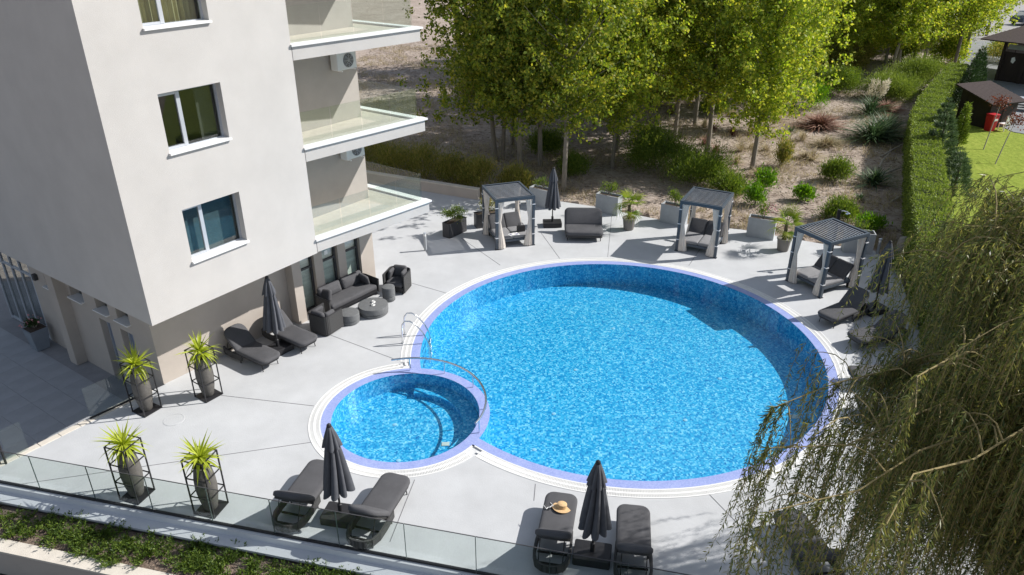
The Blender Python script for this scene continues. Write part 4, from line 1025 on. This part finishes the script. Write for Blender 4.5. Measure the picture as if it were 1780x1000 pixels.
back = [(30.1, 60.9, 2, 0, 1.05, .07), (31.2, 61.8, 2, 2, 1.05, .12), (24.5, 69.5, 2, 1, 1.0, 0), (28.8, 68.6, 3, 2, 1.05, 0), (33.1, 74.1, 2, 3, 1.1, 0), (36.5, 70, 3, 4, 1.1, 0), (40, 76, 2, 5, 1.15, 0), (32.4, 85.4, 3, 1.5, 1.1, 0),
        (5.9, 45.2, 4, 2.2, 1.0, .03), (0, 42.6, 0, 3.9, 1.05, -.04), (11.6, 47.0, 1, 3.4, 1.05, 0), (14.6, 50.5, 2, 4.4, 1.05, 0),
        (9.0, 51, 0, 5.4, 1.1, 0), (17.0, 58, 3, .4, 1.0, 0), (20.5, 63, 2, 1.6, 1.05, 0), (14, 60, 0, 2.8, 1.1, 0), (5, 55, 1, 3.6, 1.1, 0), (22, 74, 3, 4.6, 1.1, 0), (17, 70, 2, 5.6, 1.1, 0), (27, 80, 2, .8, 1.1, 0), (10, 66, 4, 1.1, 1.1, 0),
        (37, 82, 3, 2.9, 1.1, 0), (43, 84, 2, 3.1, 1.1, 0), (34.5, 64.5, 3, 1.0, .95, 0), (15.8, 46.0, 3, 2.1, .55, 0), (26, 62, 3, 3.0, .75, 0), (22.5, 58.5, 2, 3.0, .65, 0), (4.0, 62, 0, 4, 1.1, 0), (47, 90, 3, 2, 1.1, 0), (30, 92, 2, 4, 1.1, 0), (20, 88, 3, 3, 1.1, 0), (12, 80, 2, 2, 1.15, 0), (26, 72, 3, 5, 1.1, 0), (38, 66, 2, 1, 1.05, 0), (41, 70, 3, 2, 1.1, 0), (45, 78, 2, 4, 1.15, 0), (19, 53, 2, 5, .9, 0), (33, 68, 2, 0, 1.0, 0), (28, 76, 3, 1, 1.1, 0), (12.5, 54.5, 3, 2, 1.0, 0), (51, 84, 2, 1, 1.1, 0), (8, 72, 1, 2, 1.1, 0), (38, 90, 3, 1, 1.1, 0), (0, 66, 1, 2, 1.1, 0)]
for i, (x, y, v, rz, s, ln) in enumerate(back):
    lab = {0: 'left stem of the twin pale poplars near the hedge bend', 1: 'right stem of the twin pale poplars near the hedge bend', 25: 'short young poplar at the front edge of the grove', 24: 'yellow poplar nearest the dark pavilion'}.get(i, 'poplar standing in the grove behind the dry lot')
    poplar(x, y, v, rz, s, lab, 'poplars in the grove behind', (0, ln))

# clipped hedge
HP = [(12.4, 16.5), (13.1, 19.0), (13.9, 21.6), (15.1, 24.6), (16.6, 28.0), (18.4, 31.8), (20.6, 36.5), (23.2, 42.0), (25.6, 46.0), (28.6, 50.5), (33.5, 57.5)]
def hedge():
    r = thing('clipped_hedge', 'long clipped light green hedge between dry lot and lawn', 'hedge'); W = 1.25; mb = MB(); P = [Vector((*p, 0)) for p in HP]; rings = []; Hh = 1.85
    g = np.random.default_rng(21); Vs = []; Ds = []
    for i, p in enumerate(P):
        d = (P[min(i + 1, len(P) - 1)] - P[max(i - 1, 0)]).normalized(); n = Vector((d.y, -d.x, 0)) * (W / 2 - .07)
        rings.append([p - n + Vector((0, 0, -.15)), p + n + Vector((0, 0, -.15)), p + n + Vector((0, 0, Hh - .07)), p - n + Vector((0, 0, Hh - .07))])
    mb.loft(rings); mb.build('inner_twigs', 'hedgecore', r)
    for i in range(len(P) - 1):
        a, b = P[i], P[i + 1]; ln = (b - a).length; d = (b - a).normalized(); n = np.array((d.y, -d.x, 0)); A = np.array(a); D = np.array(d)
        for face, dens in (('t', 900), ('l', 700), ('r', 700)):
            m = int(dens * ln * (1.0 if p.y < 40 else .8)); s = g.uniform(0, ln, m)[:, None]
            wob = .04 * np.sin(s * 3.1 + i) + .03 * np.sin(s * 7.3) + g.normal(size=(m, 1)) * .035
            if face == 't': q = A + D * s + n * g.uniform(-W / 2, W / 2, (m, 1)); q[:, 2] = Hh + wob[:, 0] - .03; dd = np.array([0, 0, 1.])
            else:
                sg_ = -1 if face == 'l' else 1; z = g.uniform(.0, Hh, m); q = A + D * s + n * sg_ * (W / 2 + wob - .02); q[:, 2] = z; dd = n * sg_ + np.array([0, 0, .4])
            Vs.append(q); Ds.append(np.tile(dd, (m, 1)))
    obj('foliage', quads('foliage', leaves(np.concatenate(Vs), .085, .05, np.concatenate(Ds), g, .8), 'hedgeleaf'), r)
hedge()
# lawn and paving beyond the hedge
hl = [(p[0] + .3, p[1]) for p in HP]
struct(MB().prism([(12.6, 15), (60, 15), (60, 50), (37, 50), (33, 57)] + hl[::-1], -.3, .07).build('lawn', 'lawn'))
pv = struct(MB().prism([(30.3, 44.6), (31.8, 43.0), (60, 40), (60, 80), (45, 80), (36, 60), (30.4, 47.5)], -.3, .10).build('paved_yard', 'paving'))
struct(MB().prism([(46, 80), (70, 76), (130, 140), (60, 150), (50, 96)], -.3, .05).build('road', 'asphalt'))

# willow in the right foreground
def willow():
    g = np.random.default_rng(33); r = thing('weeping_willow', 'large weeping willow with hanging twigs in the right foreground', 'tree', (9.8, 9.6, -1.05))
    mb = MB(); mb.tube([(0, 0, -.1), (.1, .05, 2.0), (0, 0, 4.6), (-.1, -.1, 7.0)], [.42, .34, .28, .18], 12)
    def reach(a):                                                     # the crown is cut back on the pool side, long towards the open front
        return float(np.interp(math.degrees(a) % 360, [0, 45, 90, 135, 165, 190, 230, 270, 315, 360], [5.2, 4.6, 3.1, 2.5, 3.2, 4.7, 6.2, 5.4, 5.0, 5.2]))
    def dome(x, y): return 10.45 - .085 * (x * x + y * y) - .6 * max(0, y - .2) + .30 * g.normal()
    def arc(p, q, lift, n):
        t = np.linspace(0, 1, n)[:, None]; m = p + (q - p) * t; m[:, 2] += (lift * np.sin(math.pi * t ** .8))[:, 0]; return m
    limbs = []
    NL = 64
    for i in range(NL):
        a = i * 2.39996 + g.uniform(-.2, .2); rad = reach(a) * (.22 + .72 * math.sqrt((i + .5) / NL)); h0 = 3.6 + 3.2 * g.random(); x, y = rad * math.cos(a), rad * math.sin(a)
        limbs.append(arc(np.array([0, 0, h0]), np.array([x, y, dome(x, y) - .35]), .45, 9))
    for e in ((-6.6, -2.2, 7.1), (-6.2, -1.2, 7.0), (-6.9, -3.2, 7.0), (-5.3, -1.6, 7.0), (-4.6, -.8, 7.3), (-6.0, -3.9, 7.5), (-5.2, -2.6, 8.0)):      # long arching branches over the deck corner
        limbs.append(arc(np.array([0, 0, 6.0]), np.array(e, float), .9, 9))
    for i in range(34):                                               # lower tier inside the curtain, on the side facing the deck
        a = R(150) + R(190) * (i + .5) / 34 + g.uniform(-.05, .05); rad = reach(a) * g.uniform(.45, .92); x, y = rad * math.cos(a), rad * math.sin(a)
        limbs.insert(0, arc(np.array([0, 0, 2.6 + 1.5 * g.random()]), np.array([x, y, dome(x, y) * g.uniform(.5, .8)]), .5, 9))
    NL += 34
    strands = []
    for li, lb in enumerate(limbs):
        if li >= NL: lb[1:8, :2] += np.cumsum(g.normal(size=(7, 2)) * .09, 0); lb[2:8, 2] += g.normal(size=6) * .07
        mb.tube([tuple(p) for p in lb], list(np.linspace(.05 if li < NL else .032, .008 if li < NL else .006, 9)), 6)
        seg = lambda t: lb[int(t)] + (lb[min(8, int(t) + 1)] - lb[int(t)]) * (t - int(t))
        ns = 11 if li < NL else 8
        for j in range(ns):
            t = g.uniform(3.0, 7.99); p = seg(t); a = g.uniform(0, 6.28); ln = g.uniform(.6, 1.5) if li < NL else g.uniform(.4, .9)
            q = p + np.array([math.cos(a) * ln, math.sin(a) * ln, 0]); rq = math.hypot(q[0], q[1])
            q[2] = (p[2] + .2 * g.normal()) if li >= NL else min(max(p[2] - .5, dome(q[0], q[1])), p[2] + .5)
            sh_ = arc(p, q, .18, 5); mb.tube([tuple(x) for x in sh_], [.012, .010, .008, .006, .004], 4)
            for k in range(9 if li < NL else 5): strands.append((p + (q - p) * g.uniform(.25, 1.08) + g.normal(size=3) * .05 + np.array([0, 0, .08]), .9 if li < NL else 1.0))
        for k in range(16 if li < NL else 46): strands.append((seg(g.uniform(2.5 if li < NL else 3.2, 7.99)), .8))
        for k in range(4): strands.append((lb[8], .9))
    P = []; D = []; tw = MB()
    for si, (s, f) in enumerate(strands):
        s = np.array(s); out = np.array([s[0], s[1], 0]); out /= max(.3, np.linalg.norm(out))
        ln = g.uniform(.8, 3.4) * f; ln = min(ln, s[2] - 1.3)
        if ln < .3: continue
        m = int(ln / .030); t = np.linspace(0, 1, m); kick = g.uniform(.05, .45); sway = g.normal(size=3) * .12
        path = s + out * (kick * np.sqrt(t))[:, None] + np.stack([sway[0] * t ** 2, sway[1] * t ** 2, .16 * np.sin(t * 3) * (1 - t) - ln * t ** 1.2], 1)
        ax = unit(np.gradient(path, axis=0)); sd = unit(np.cross(ax, g.normal(size=(m, 3))))
        P.append(path + g.normal(size=(m, 3)) * .006); D.append(ax * .75 + sd * .65 + np.array([0, 0, -.15]))
        idx = np.linspace(0, m - 1, 5).astype(int); tw.tube([tuple(path[i]) for i in idx], [.005, .0045, .004, .003, .002], 3, False)
    P = np.concatenate(P); D = np.concatenate(D)
    mb.build('trunk', 'willowbark', r, True); tw.build('hanging_twigs', 'willowbark', r)
    obj('crown', quads('crown', leaves(P, .105, .017, D, g, .3), 'willowleaf'), r)
    print('willow leaves', len(P), 'strands', len(strands))
willow()

# ------------------------------------------------------------------ wild lot planting
k = 0
for (x, y, rx, rz_, lab) in ((-7.2, 37.2, 1.3, .9, 'green brown tamarisk shrub at the far left behind the balcony'), (-5.6, 36.4, 1.2, .85, 'tamarisk shrub second from the balcony behind the kerb wall'), (-4.2, 35.6, 1.1, .8, 'tamarisk shrub in the middle of the row behind the kerb wall'),
                         (-2.9, 35.0, 1.0, .75, 'tamarisk shrub behind the kerb wall left of the left pergola'), (-1.6, 34.5, .9, .7, 'yellowing tamarisk shrub directly behind the left pergola'), (.2, 34.3, .8, .55, 'low shrub behind the pergola and concrete planter')):
    k += 1; shrub('tamarisk_shrub', lab, 'shrub', (x, y, -.1), 'tamarisk', 7000, (rx * 1.15, rx * .8, rz_ * 1.45), (.16, .022), 100 + k, 'tamarisk shrubs along the back kerb wall', .8, 26, .4)
for (x, y, rx, h, m, lab) in ((7.6, 37.8, 1.7, 1.2, 'shrubleaf', 'large feathery green bush left behind the middle pergola'), (9.2, 35.6, 1.6, 1.05, 'shrubleaf', 'bright green spreading bush right behind the middle pergola'), (10.4, 33.9, .9, .6, 'shrubleaf', 'low green end of the bushes right of the middle pergola'),
                          (1.9, 40.4, 1.1, .8, 'shrubleaf', 'dark green bush among the grove trunks'), (3.2, 36.8, .9, .6, 'shrubleaf', 'small dark bush behind the pale poplar trunk'), (20.6, 51.6, 1.2, 1.1, 'brightleaf', 'vivid green laurel bush at the edge of the grove'),
                          (24.0, 55.5, 1.6, 1.2, 'shrubleaf', 'dark green bush right of the laurel'), (17.2, 54.6, 1.5, 1.2, 'shrubleaf', 'dark bush left of the laurel under poplars'), (27.0, 54.2, 2.0, 1.1, 'hedgeleaf', 'rounded grey green bushes left of the hedge bend'), (30.0, 57.0, 2.2, 1.4, 'hedgeleaf', 'wide grey green bush mass at the hedge far end'),
                          (16.2, 35.9, .8, .65, 'shrubleaf', 'round leafy bush left of the yucca by the hedge'), (13.6, 33.0, .55, .4, 'brightleaf', 'small bright tuft bush in the dry lot near the yucca'), (11.2, 32.6, .5, .55, 'brightleaf', 'thin yellow green sapling right of the middle pergola'), (12.2, 34.6, .6, .6, 'brightleaf', 'pale green sapling below the lone poplar'),
                          (14.3, 30.6, .8, .5, 'shrubleaf', 'low green weeds behind the right pergola'), (15.2, 29.3, .6, .4, 'brightleaf', 'yellow green weeds between pergola and hedge'), (14.3, 38.3, .5, .75, 'tamarisk', 'scraggy half dead shrub with dark stems in the lot'), (13.4, 49.5, 1.0, .8, 'shrubleaf', 'green undergrowth bush in the middle of the grove'), (23.0, 62.5, 1.6, 1.3, 'shrubleaf', 'dense undergrowth bush under the yellow poplars'), (28.0, 63.5, 1.8, 1.3, 'tamarisk', 'olive undergrowth bush at the twin poplar trunks')):
    k += 1; sz = (.16, .032) if m != 'brightleaf' else (.16, .06)
    shrub('wild_bush', lab, 'bush', (x, y, -.1), m, int(4200 * rx * (rx + .6)) if m != 'brightleaf' else int(1300 * rx + 500), (rx, rx * .85, h * 1.15), sz, 200 + k, None, .45, 24, .38)
def tuft(name, label, cat, x, y, m, n, ln, wd, sp, seed, group=None, z=-.1):
    g = random.Random(seed); r = thing(name, label, cat, (x, y, z), 0, group); mb = MB()
    for i in range(n):
        a = g.uniform(0, 6.28); e = g.uniform(sp, 1.5); l = ln * g.uniform(.6, 1.1); d = Vector((math.cos(a) * math.cos(e), math.sin(a) * math.cos(e), math.sin(e))); s_ = Vector((-math.sin(a), math.cos(a), 0)) * wd
        p0_ = Vector((g.uniform(-.1, .1), g.uniform(-.1, .1), 0)); md = p0_ + d * l * .55; tp = p0_ + d * l + Vector((math.cos(a), math.sin(a), -1.2)) * l * .16
        mb.add([p0_ - s_ * .6, p0_ + s_ * .6, md + s_, md - s_, tp], [(0, 1, 2, 3), (3, 2, 4)])
    mb.build('blades', m, r); return r
ub = [plant_mesh('shrubleaf', 3600, (1.5, 1.3, 1.2), (.2, .05), 900, .4, 22, .4), plant_mesh('tamarisk', 3600, (1.6, 1.3, 1.0), (.2, .04), 901, .4, 22, .4), plant_mesh('poplarleaf2', 3000, (1.4, 1.3, 1.5), (.18, .13), 902, .2, 22, .42)]
us = stems_mesh((1.5, 1.3, 1.2), 903)
gu_ = np.random.default_rng(77)
for i in range(60):
    x, y = [(gu_.uniform(-4, 12), gu_.uniform(50, 66)), (gu_.uniform(11, 30), gu_.uniform(60, 76)), (gu_.uniform(30, 46), gu_.uniform(66, 86))][i % 3]
    r = thing('undergrowth_bush', 'leafy undergrowth bush between trunks in the grove', 'bush', (x, y, -.1), gu_.uniform(0, 6), 'undergrowth bushes in the grove'); f_ = gu_.uniform(.7, 1.4); r.scale = (f_, f_, f_ * gu_.uniform(.8, 1.3))
    obj('foliage', ub[int(gu_.integers(0, 3))], r); obj('stems', us, r)
gm_ = [None] * 3
for i in range(26):
    while True:
        x, y = gu_.uniform(6, 22), gu_.uniform(31, 52)
        if x < 11 + (y - 31) * .52 + 4 and x > (44 - y) * .5 + 3: break
    t_ = tuft('dry_tuft', 'low tuft of dry straw grass in the lot', 'grass clump', x, y, 'drygrass' if i % 4 else 'deadbrush', 130, .5 + .35 * gu_.random(), .012, .1, 700 + i, 'dry grass tufts in the lot')
for (x, y, s, lab) in ((13.5, 24.9, .5, 'row shrub at the right deck edge nearest the bollard'), (14.3, 23.4, .5, 'row shrub at the right deck edge beside the parasol'), (13.9, 21.7, .5, 'row shrub at the right deck edge nearest the willow')):
    k += 1; shrub('edging_shrub', lab, 'shrub', (x + .75, y + .2, -.1), 'shrubleaf', 1300, (.5, .6, .55), (.10, .022), 300 + k, 'edging shrubs beside the hedge', 1.0, 10, .35)
for i, (x, y, m, n, ln, lab) in enumerate([(17.9, 35.3, 'blueleaf', 120, .95, 'spiky yucca clump against the dark side of the hedge'), (16.3, 33.2, 'blueleaf', 60, .5, 'small yucca in front of the spiky clump'), (21.2, 43.2, 'blueleaf', 300, 1.5, 'tall blue green grass clump left of the hedge'), (22.3, 44.2, 'blueleaf', 260, 1.4, 'second blue green grass clump against the hedge'),
                                          (16.3, 39.6, 'drygrass', 120, 1.0, 'dry agave like tuft in the middle of the lot'), (19.2, 46.3, 'deadbrush', 500, 1.3, 'reddish heap of dead brush in the lot'), (18.2, 42.3, 'drygrass', 300, .9, 'pale dry grass clump below the dead brush'), (23.8, 49.5, 'blueleaf', 160, 1.3, 'pampas grass with pale plumes left of the hedge'),
                                          (25.2, 50.6, 'deadbrush', 300, 1.1, 'dark reddish brush beside the hedge bend'), (17.0, 45.0, 'blueleaf', 40, .7, 'small green tuft beside the dead brush')]):
    t_ = tuft('grass_clump', lab, 'grass clump', x, y, m, n, ln, .02 if m != 'drygrass' else .012, .25, 500 + i)
    if m == 'blueleaf' and n > 100: t_.scale = (1.7, 1.7, 1.25)
    if m in ('deadbrush', 'drygrass'): t_.scale = (1.7, 1.5, .8)
    if 'plumes' in lab:
        g = np.random.default_rng(4)
        for j in range(5):
            b0 = np.array([g.uniform(-.3, .3), g.uniform(-.25, .25), 1.0]); P = b0 + g.uniform(0, 1, (120, 1)) * np.array([.12, 0, .8]) + g.normal(size=(120, 3)) * .045
            obj('plume', quads('plume', leaves(P, .16, .03, np.tile(np.array([[.2, 0, 1.]]), (120, 1)), g, .5), 'plume'), t_)
def scatter_lot():
    g = np.random.default_rng(50)
    def ok(x, y): return not inpoly(x, y, deck_poly) and not (x < -4 and y < 36) and inpoly(x, y, [(-40, 36), (-4.5, 36), (-1.5, 33.2), (2.4, 33), (5, 31.6), (7.3, 30.2), (11, 28.9), (14.4, 27.3), (14.6, 25)] + [(p[0] - .8, p[1]) for p in HP[3:]] + [(30, 75), (-30, 95)])
    pts = []
    while len(pts) < 9000:
        y = 27 + 55 * g.random() ** 1.6; x = g.uniform(-14, 28)
        if ok(x, y): pts.append((x, y))
    P = []; D = []
    cl = np.array(pts)
    for x, y in cl:
        if math.sin(x * .9 + 1.3 * math.sin(y * .5)) + math.sin(y * .8 + x * .3) < -.2: continue
        m = int(g.uniform(6, 16)); q = np.array([x, y, -.12]) + g.normal(size=(m, 3)) * np.array([.12, .12, .02]); P.append(q); D.append(g.normal(size=(m, 3)) * .55 + np.array([0, 0, 1.]))
    o = stuff(obj('dry_grass', quads('dry_grass', leaves(np.concatenate(P), .34, .022, np.concatenate(D), g, .3), 'drygrass'))); o['label'] = 'dry straw coloured grass scattered over the lot'; o['category'] = 'dry grass'
    n = 42000; Q = []
    while len(Q) < n:
        y = 28 + 55 * g.random() ** 1.5; x = g.uniform(-14, 30)
        if ok(x, y): Q.append((x, y, -.06 + g.uniform(-.02, .05)))
    Q = np.array(Q); Dh = g.normal(size=(n, 3)) * np.array([1, 1, .12])
    o = stuff(obj('ground_litter', quads('ground_litter', leaves(Q, np.where(g.random((n, 1)) < .15, .55, .22), .034, Dh, g, .05), 'litter'))); o['label'] = 'twigs and fallen leaves littering the dry lot'; o['category'] = 'litter'
scatter_lot()
for i, (x, y, a, l, lab) in enumerate([(20.3, 40.0, .6, 2.2, 'dead bleached branch leaning at the hedge foot beside grass clumps'), (19.3, 38.0, .9, 1.9, 'dead branch leaning at the hedge midway'), (18.6, 36.6, .3, 1.8, 'dead branch at hedge just above the yucca'), (17.4, 32.6, .5, 1.6, 'dead log lying at hedge below the yucca'),
                                       (27.6, 62.0, .3, 2.0, 'bleached fallen branch under the twin poplars'), (19.8, 48.8, 2.7, 1.8, 'bleached fallen branch below the laurel bush'), (15.8, 36.9, .2, .7, 'short pale broken log by the round bush')]):
    b = thing('dead_branch', lab, 'branch', (x, y, -.05), a, 'dead branches lying in the lot')
    MB().tube([(0, 0, 0), (l * .5, .08, .16), (l, 0, .42 if i < 3 else .1)], [.06, .05, .02], 7).build('branch', 'deadwood', b, True)
    MB().tube([(l * .4, .06, .12), (l * .65, .35, .3)], [.025, .008], 6).build('twig', 'deadwood', b)

# ------------------------------------------------------------------ garden beyond the hedge
def conifer(name, label, x, y, h, rad, m, n, seed, group=None, pine=False):
    r = thing(name, label, 'tree', (x, y, .0), 0, group); g = np.random.default_rng(seed)
    MB().tube([(0, 0, -.1), (.03, .02, h * .5), (0, 0, h * .96)], [.05, .035, .01], 6).build('trunk', 'palmtrunk', r)
    f = g.beta(1.0, 1.5, n) * .9 + .08
    if pine:
        f = np.round(f * 7 + g.normal(size=n) * .18) / 7; f = np.clip(f, .14, 1)
    a = g.uniform(0, 6.28, n)
    if pine: a = np.round(a / 1.05 + f * 3) * 1.05 + g.normal(size=n) * .16
    q = rad * (1 - f) ** .8 * (g.uniform(.15, 1, n) ** .5)
    P = np.stack([q * np.cos(a), q * np.sin(a), f * h + (q * .35 if pine else 0)], 1) + g.normal(size=(n, 3)) * .04
    D = np.stack([np.cos(a), np.sin(a), np.full(n, .9)], 1)
    obj('crown', quads('crown', leaves(P, .20, .034 if pine else .05, D, g, .5), m), r)
conifer('young_pine', 'young pine behind the hedge, taller of the group', 21.6, 37.0, 3.2, 1.1, 'pineleaf', 6000, 1, None, True)
conifer('young_pine', 'young pine behind the hedge beside the thuja', 23.6, 40.6, 2.9, 1.0, 'pineleaf', 5000, 2, None, True)
conifer('young_pine', 'small spindly pine on the lawn nearest the willow', 20.2, 32.6, 2.2, .9, 'pineleaf', 2600, 3, None, True)
conifer('young_pine', 'small pine on the lawn edge below the taller pines', 21.3, 34.6, 1.9, .8, 'pineleaf', 2200, 4, None, True)
conifer('thuja', 'bright columnar thuja left of the shed', 25.3, 41.6, 2.5, .42, 'hedgeleaf', 2200, 5)
for i, (x, y) in enumerate(((31.0, 51.5), (32.2, 53.2), (33.4, 54.8), (34.4, 56.6), (29.6, 49.4))):
    conifer('dark_cypress', ['second dark cypress behind the shed', 'middle dark cypress behind the shed', 'fourth dark cypress behind the shed', 'dark cypress nearest the pavilion corner', 'dark cypress nearest the shed'][i], x, y, 3.2, .85, 'darkleaf', 2600, 10 + i, 'dark cypresses behind the shed')
# shed
SD = thing('garden_shed', 'small dark timber shed with brown shingle roof', 'shed', (29.7, 46.8, .0), R(20))
mb = MB(); pr = [(-1.12, 0), (-1.12, 1.56), (1.12, 2.10), (1.12, 0)]; mb.loft([[Vector((x, y, z)) for y, z in pr] for x in (-1.1, 1.1)]); mb.build('wall', 'darkwood', SD)
def slope_roof(parent, lx, ly, z, tilt, rows, m, name='roof'):
    ro = MB().box((0, 0, 0), (lx, ly, .08)).build(name, 'darkwood', parent); ro.location = (0, 0, z); ro.rotation_euler = (tilt, 0, 0)
    rm = MB().box((0, 0, 0), (lx + .04, ly / rows + .03, .025)).mesh('shingle_row', m)
    for i in range(rows): obj('shingle_row', rm, ro, (0, -ly / 2 + (i + .5) * ly / rows, .055), (R(3), 0, 0))
    return ro
slope_roof(SD, 2.85, 2.9, 1.93, R(13.6), 9, 'shingle')
MB().box((.35, -1.13, .72), (.75, .04, 1.4)).build('door', mat('shed door timber', (.05, .035, .028), .7, .3, 5), SD)
rb = thing('red_bin', 'red plastic bin standing by the shed wall', 'bin', (29.05, 45.0, .07), R(20))
MB().loft([[Vector((x, y, z)) for x, y in rrect(a, a, .04, 2)] for z, a in ((.0, .42), (.95, .52))]).build('bin_body', 'red', rb); MB().prism(rrect(.56, .56, .05, 2), .955, 1.03).build('lid', 'red', rb, bevel=.015); MB().box((0, -.262, .7), (.3, .02, .12)).build('label_plate', 'white', rb)
ch = thing('garden_chair', 'white garden chair beside the red bin', 'chair', (29.9, 45.0, .07), R(200))
MB().box((0, 0, .42), (.45, .45, .04)).build('seat', 'white', ch); MB().box((0, .22, .7), (.45, .04, .5)).build('backrest', 'white', ch)
for sx in (-1, 1):
    for sy in (-1, 1): MB().box((sx * .2, sy * .2, .2), (.04, .04, .4)).build('leg', 'white', ch)
# pavilion: dark timber building with broad low roof
PVN = thing('timber_pavilion', 'dark timber pavilion with low brown roof at upper right', 'building', (43.7, 59.2, .0), R(-53))
for i in range(6): MB().box((-4.0 + i * 1.6, -3.9, 1.55), (.22, .22, 3.1)).build('post', 'darkwood', PVN)
for i in range(5):
    MB().box((-3.2 + i * 1.6, -3.85, 1.15), (1.36, .08, 2.3)).build('wall_panel', 'darkwood', PVN)
    MB().box((-3.2 + i * 1.6, -3.84, 2.68), (1.2, .03, .34)).build('upper_window', 'inner', PVN)
    if i < 4: MB().lathe([(.01, 0), (.16, .0), (.16, .03), (.01, .03)], 5).build('leaf_ornament', 'white', PVN).matrix_local = Matrix.Translation((-3.2 + i * 1.6, -3.92, 1.75)) @ Matrix.Rotation(R(90), 4, 'X') @ Matrix.Diagonal((1, 1.6, 1, 1))
for j in range(4): MB().box((-4.0, -2.9 + j * 2.0, 1.3), (.08, 1.9, 2.6)).build('side_panel', 'darkwood', PVN)
slope_roof(PVN, 11.0, 10.0, 3.35, R(2.5), 14, 'shingle')
for k, (x, y) in enumerate(((34.6, 50.4), (35.8, 48.9))):
    tb = thing('picnic_table', ['dark picnic table nearest the shed', 'dark picnic table at the right edge by the pavilion'][k], 'table', (x, y, .065), R(-30), 'dark tables in the yard')
    MB().box((0, 0, .74), (1.5, .8, .05)).build('table_top', 'alum', tb)
    for sx in (-1, 1):
        MB().box((sx * .6, 0, .36), (.06, .6, .72)).build('leg', 'black', tb)
        MB().box((0, sx * .75, .43), (1.5, .3, .05)).build('bench', 'black', tb); MB().box((0, sx * .75, .21), (.06, .2, .42)).build('bench_leg', 'black', tb)
for k, (x, y, h, lab) in enumerate(((26.4, 40.9, 2.7, 'staked sapling with copper leaves in front of the shed'), (25.5, 38.2, 2.4, 'staked sapling with copper leaves on open lawn'))):
    r = thing('copper_sapling', lab, 'tree', (x, y, .02), 0, 'staked copper saplings')
    e = (.9 + .2 * k, 1.0, h * .92)
    MB().tube([(0, 0, 0), (e[0] * .5, e[1] * .5, h * .52), e], [.03, .025, .012], 6).build('trunk', 'deadwood', r)
    g = np.random.default_rng(k); P = g.normal(size=(260, 3)) * np.array([.24, .24, .18]) + np.array(e); obj('crown', quads('crown', leaves(P, .12, .08, None, g), 'redleaf'), r)
# parked car by the road, far top right
cr = thing('parked_car', 'dark blue car parked on the far road at top right', 'car', (61.0, 93.0, .06), R(20))
sec = lambda pts, y: [Vector((x, y, z)) for x, z in pts]
body = [(-2.1, .35), (-2.15, .75), (-1.9, .95), (2.0, .95), (2.15, .7), (2.1, .35)]
MB().loft([sec(body, -.85), sec(body, .85)]).build('body', 'car', cr, bevel=.06)
cab = [(-1.75, .95), (-1.3, 1.45), (.4, 1.47), (1.15, .95)]
MB().loft([sec(cab, -.74), sec(cab, .74)]).build('cabin', 'pane', cr, bevel=.05); MB().box((-.45, 0, 1.48), (1.6, 1.35, .05)).build('roof', 'car', cr, bevel=.02)
for sx in (-1.35, 1.35):
    for sy in (-.8, .8):
        wl_ = MB().lathe([(.1, -.1), (.33, -.1), (.33, .1), (.1, .1)], 20).build('wheel', 'tyre', cr); wl_.matrix_local = Matrix.Translation((sx, sy, .33)) @ Matrix.Rotation(R(90), 4, 'X')
for sy in (-.6, .6): MB().box((2.13, sy, .72), (.05, .3, .14)).build('headlight', 'white', cr)
bpy.context.view_layer.update()
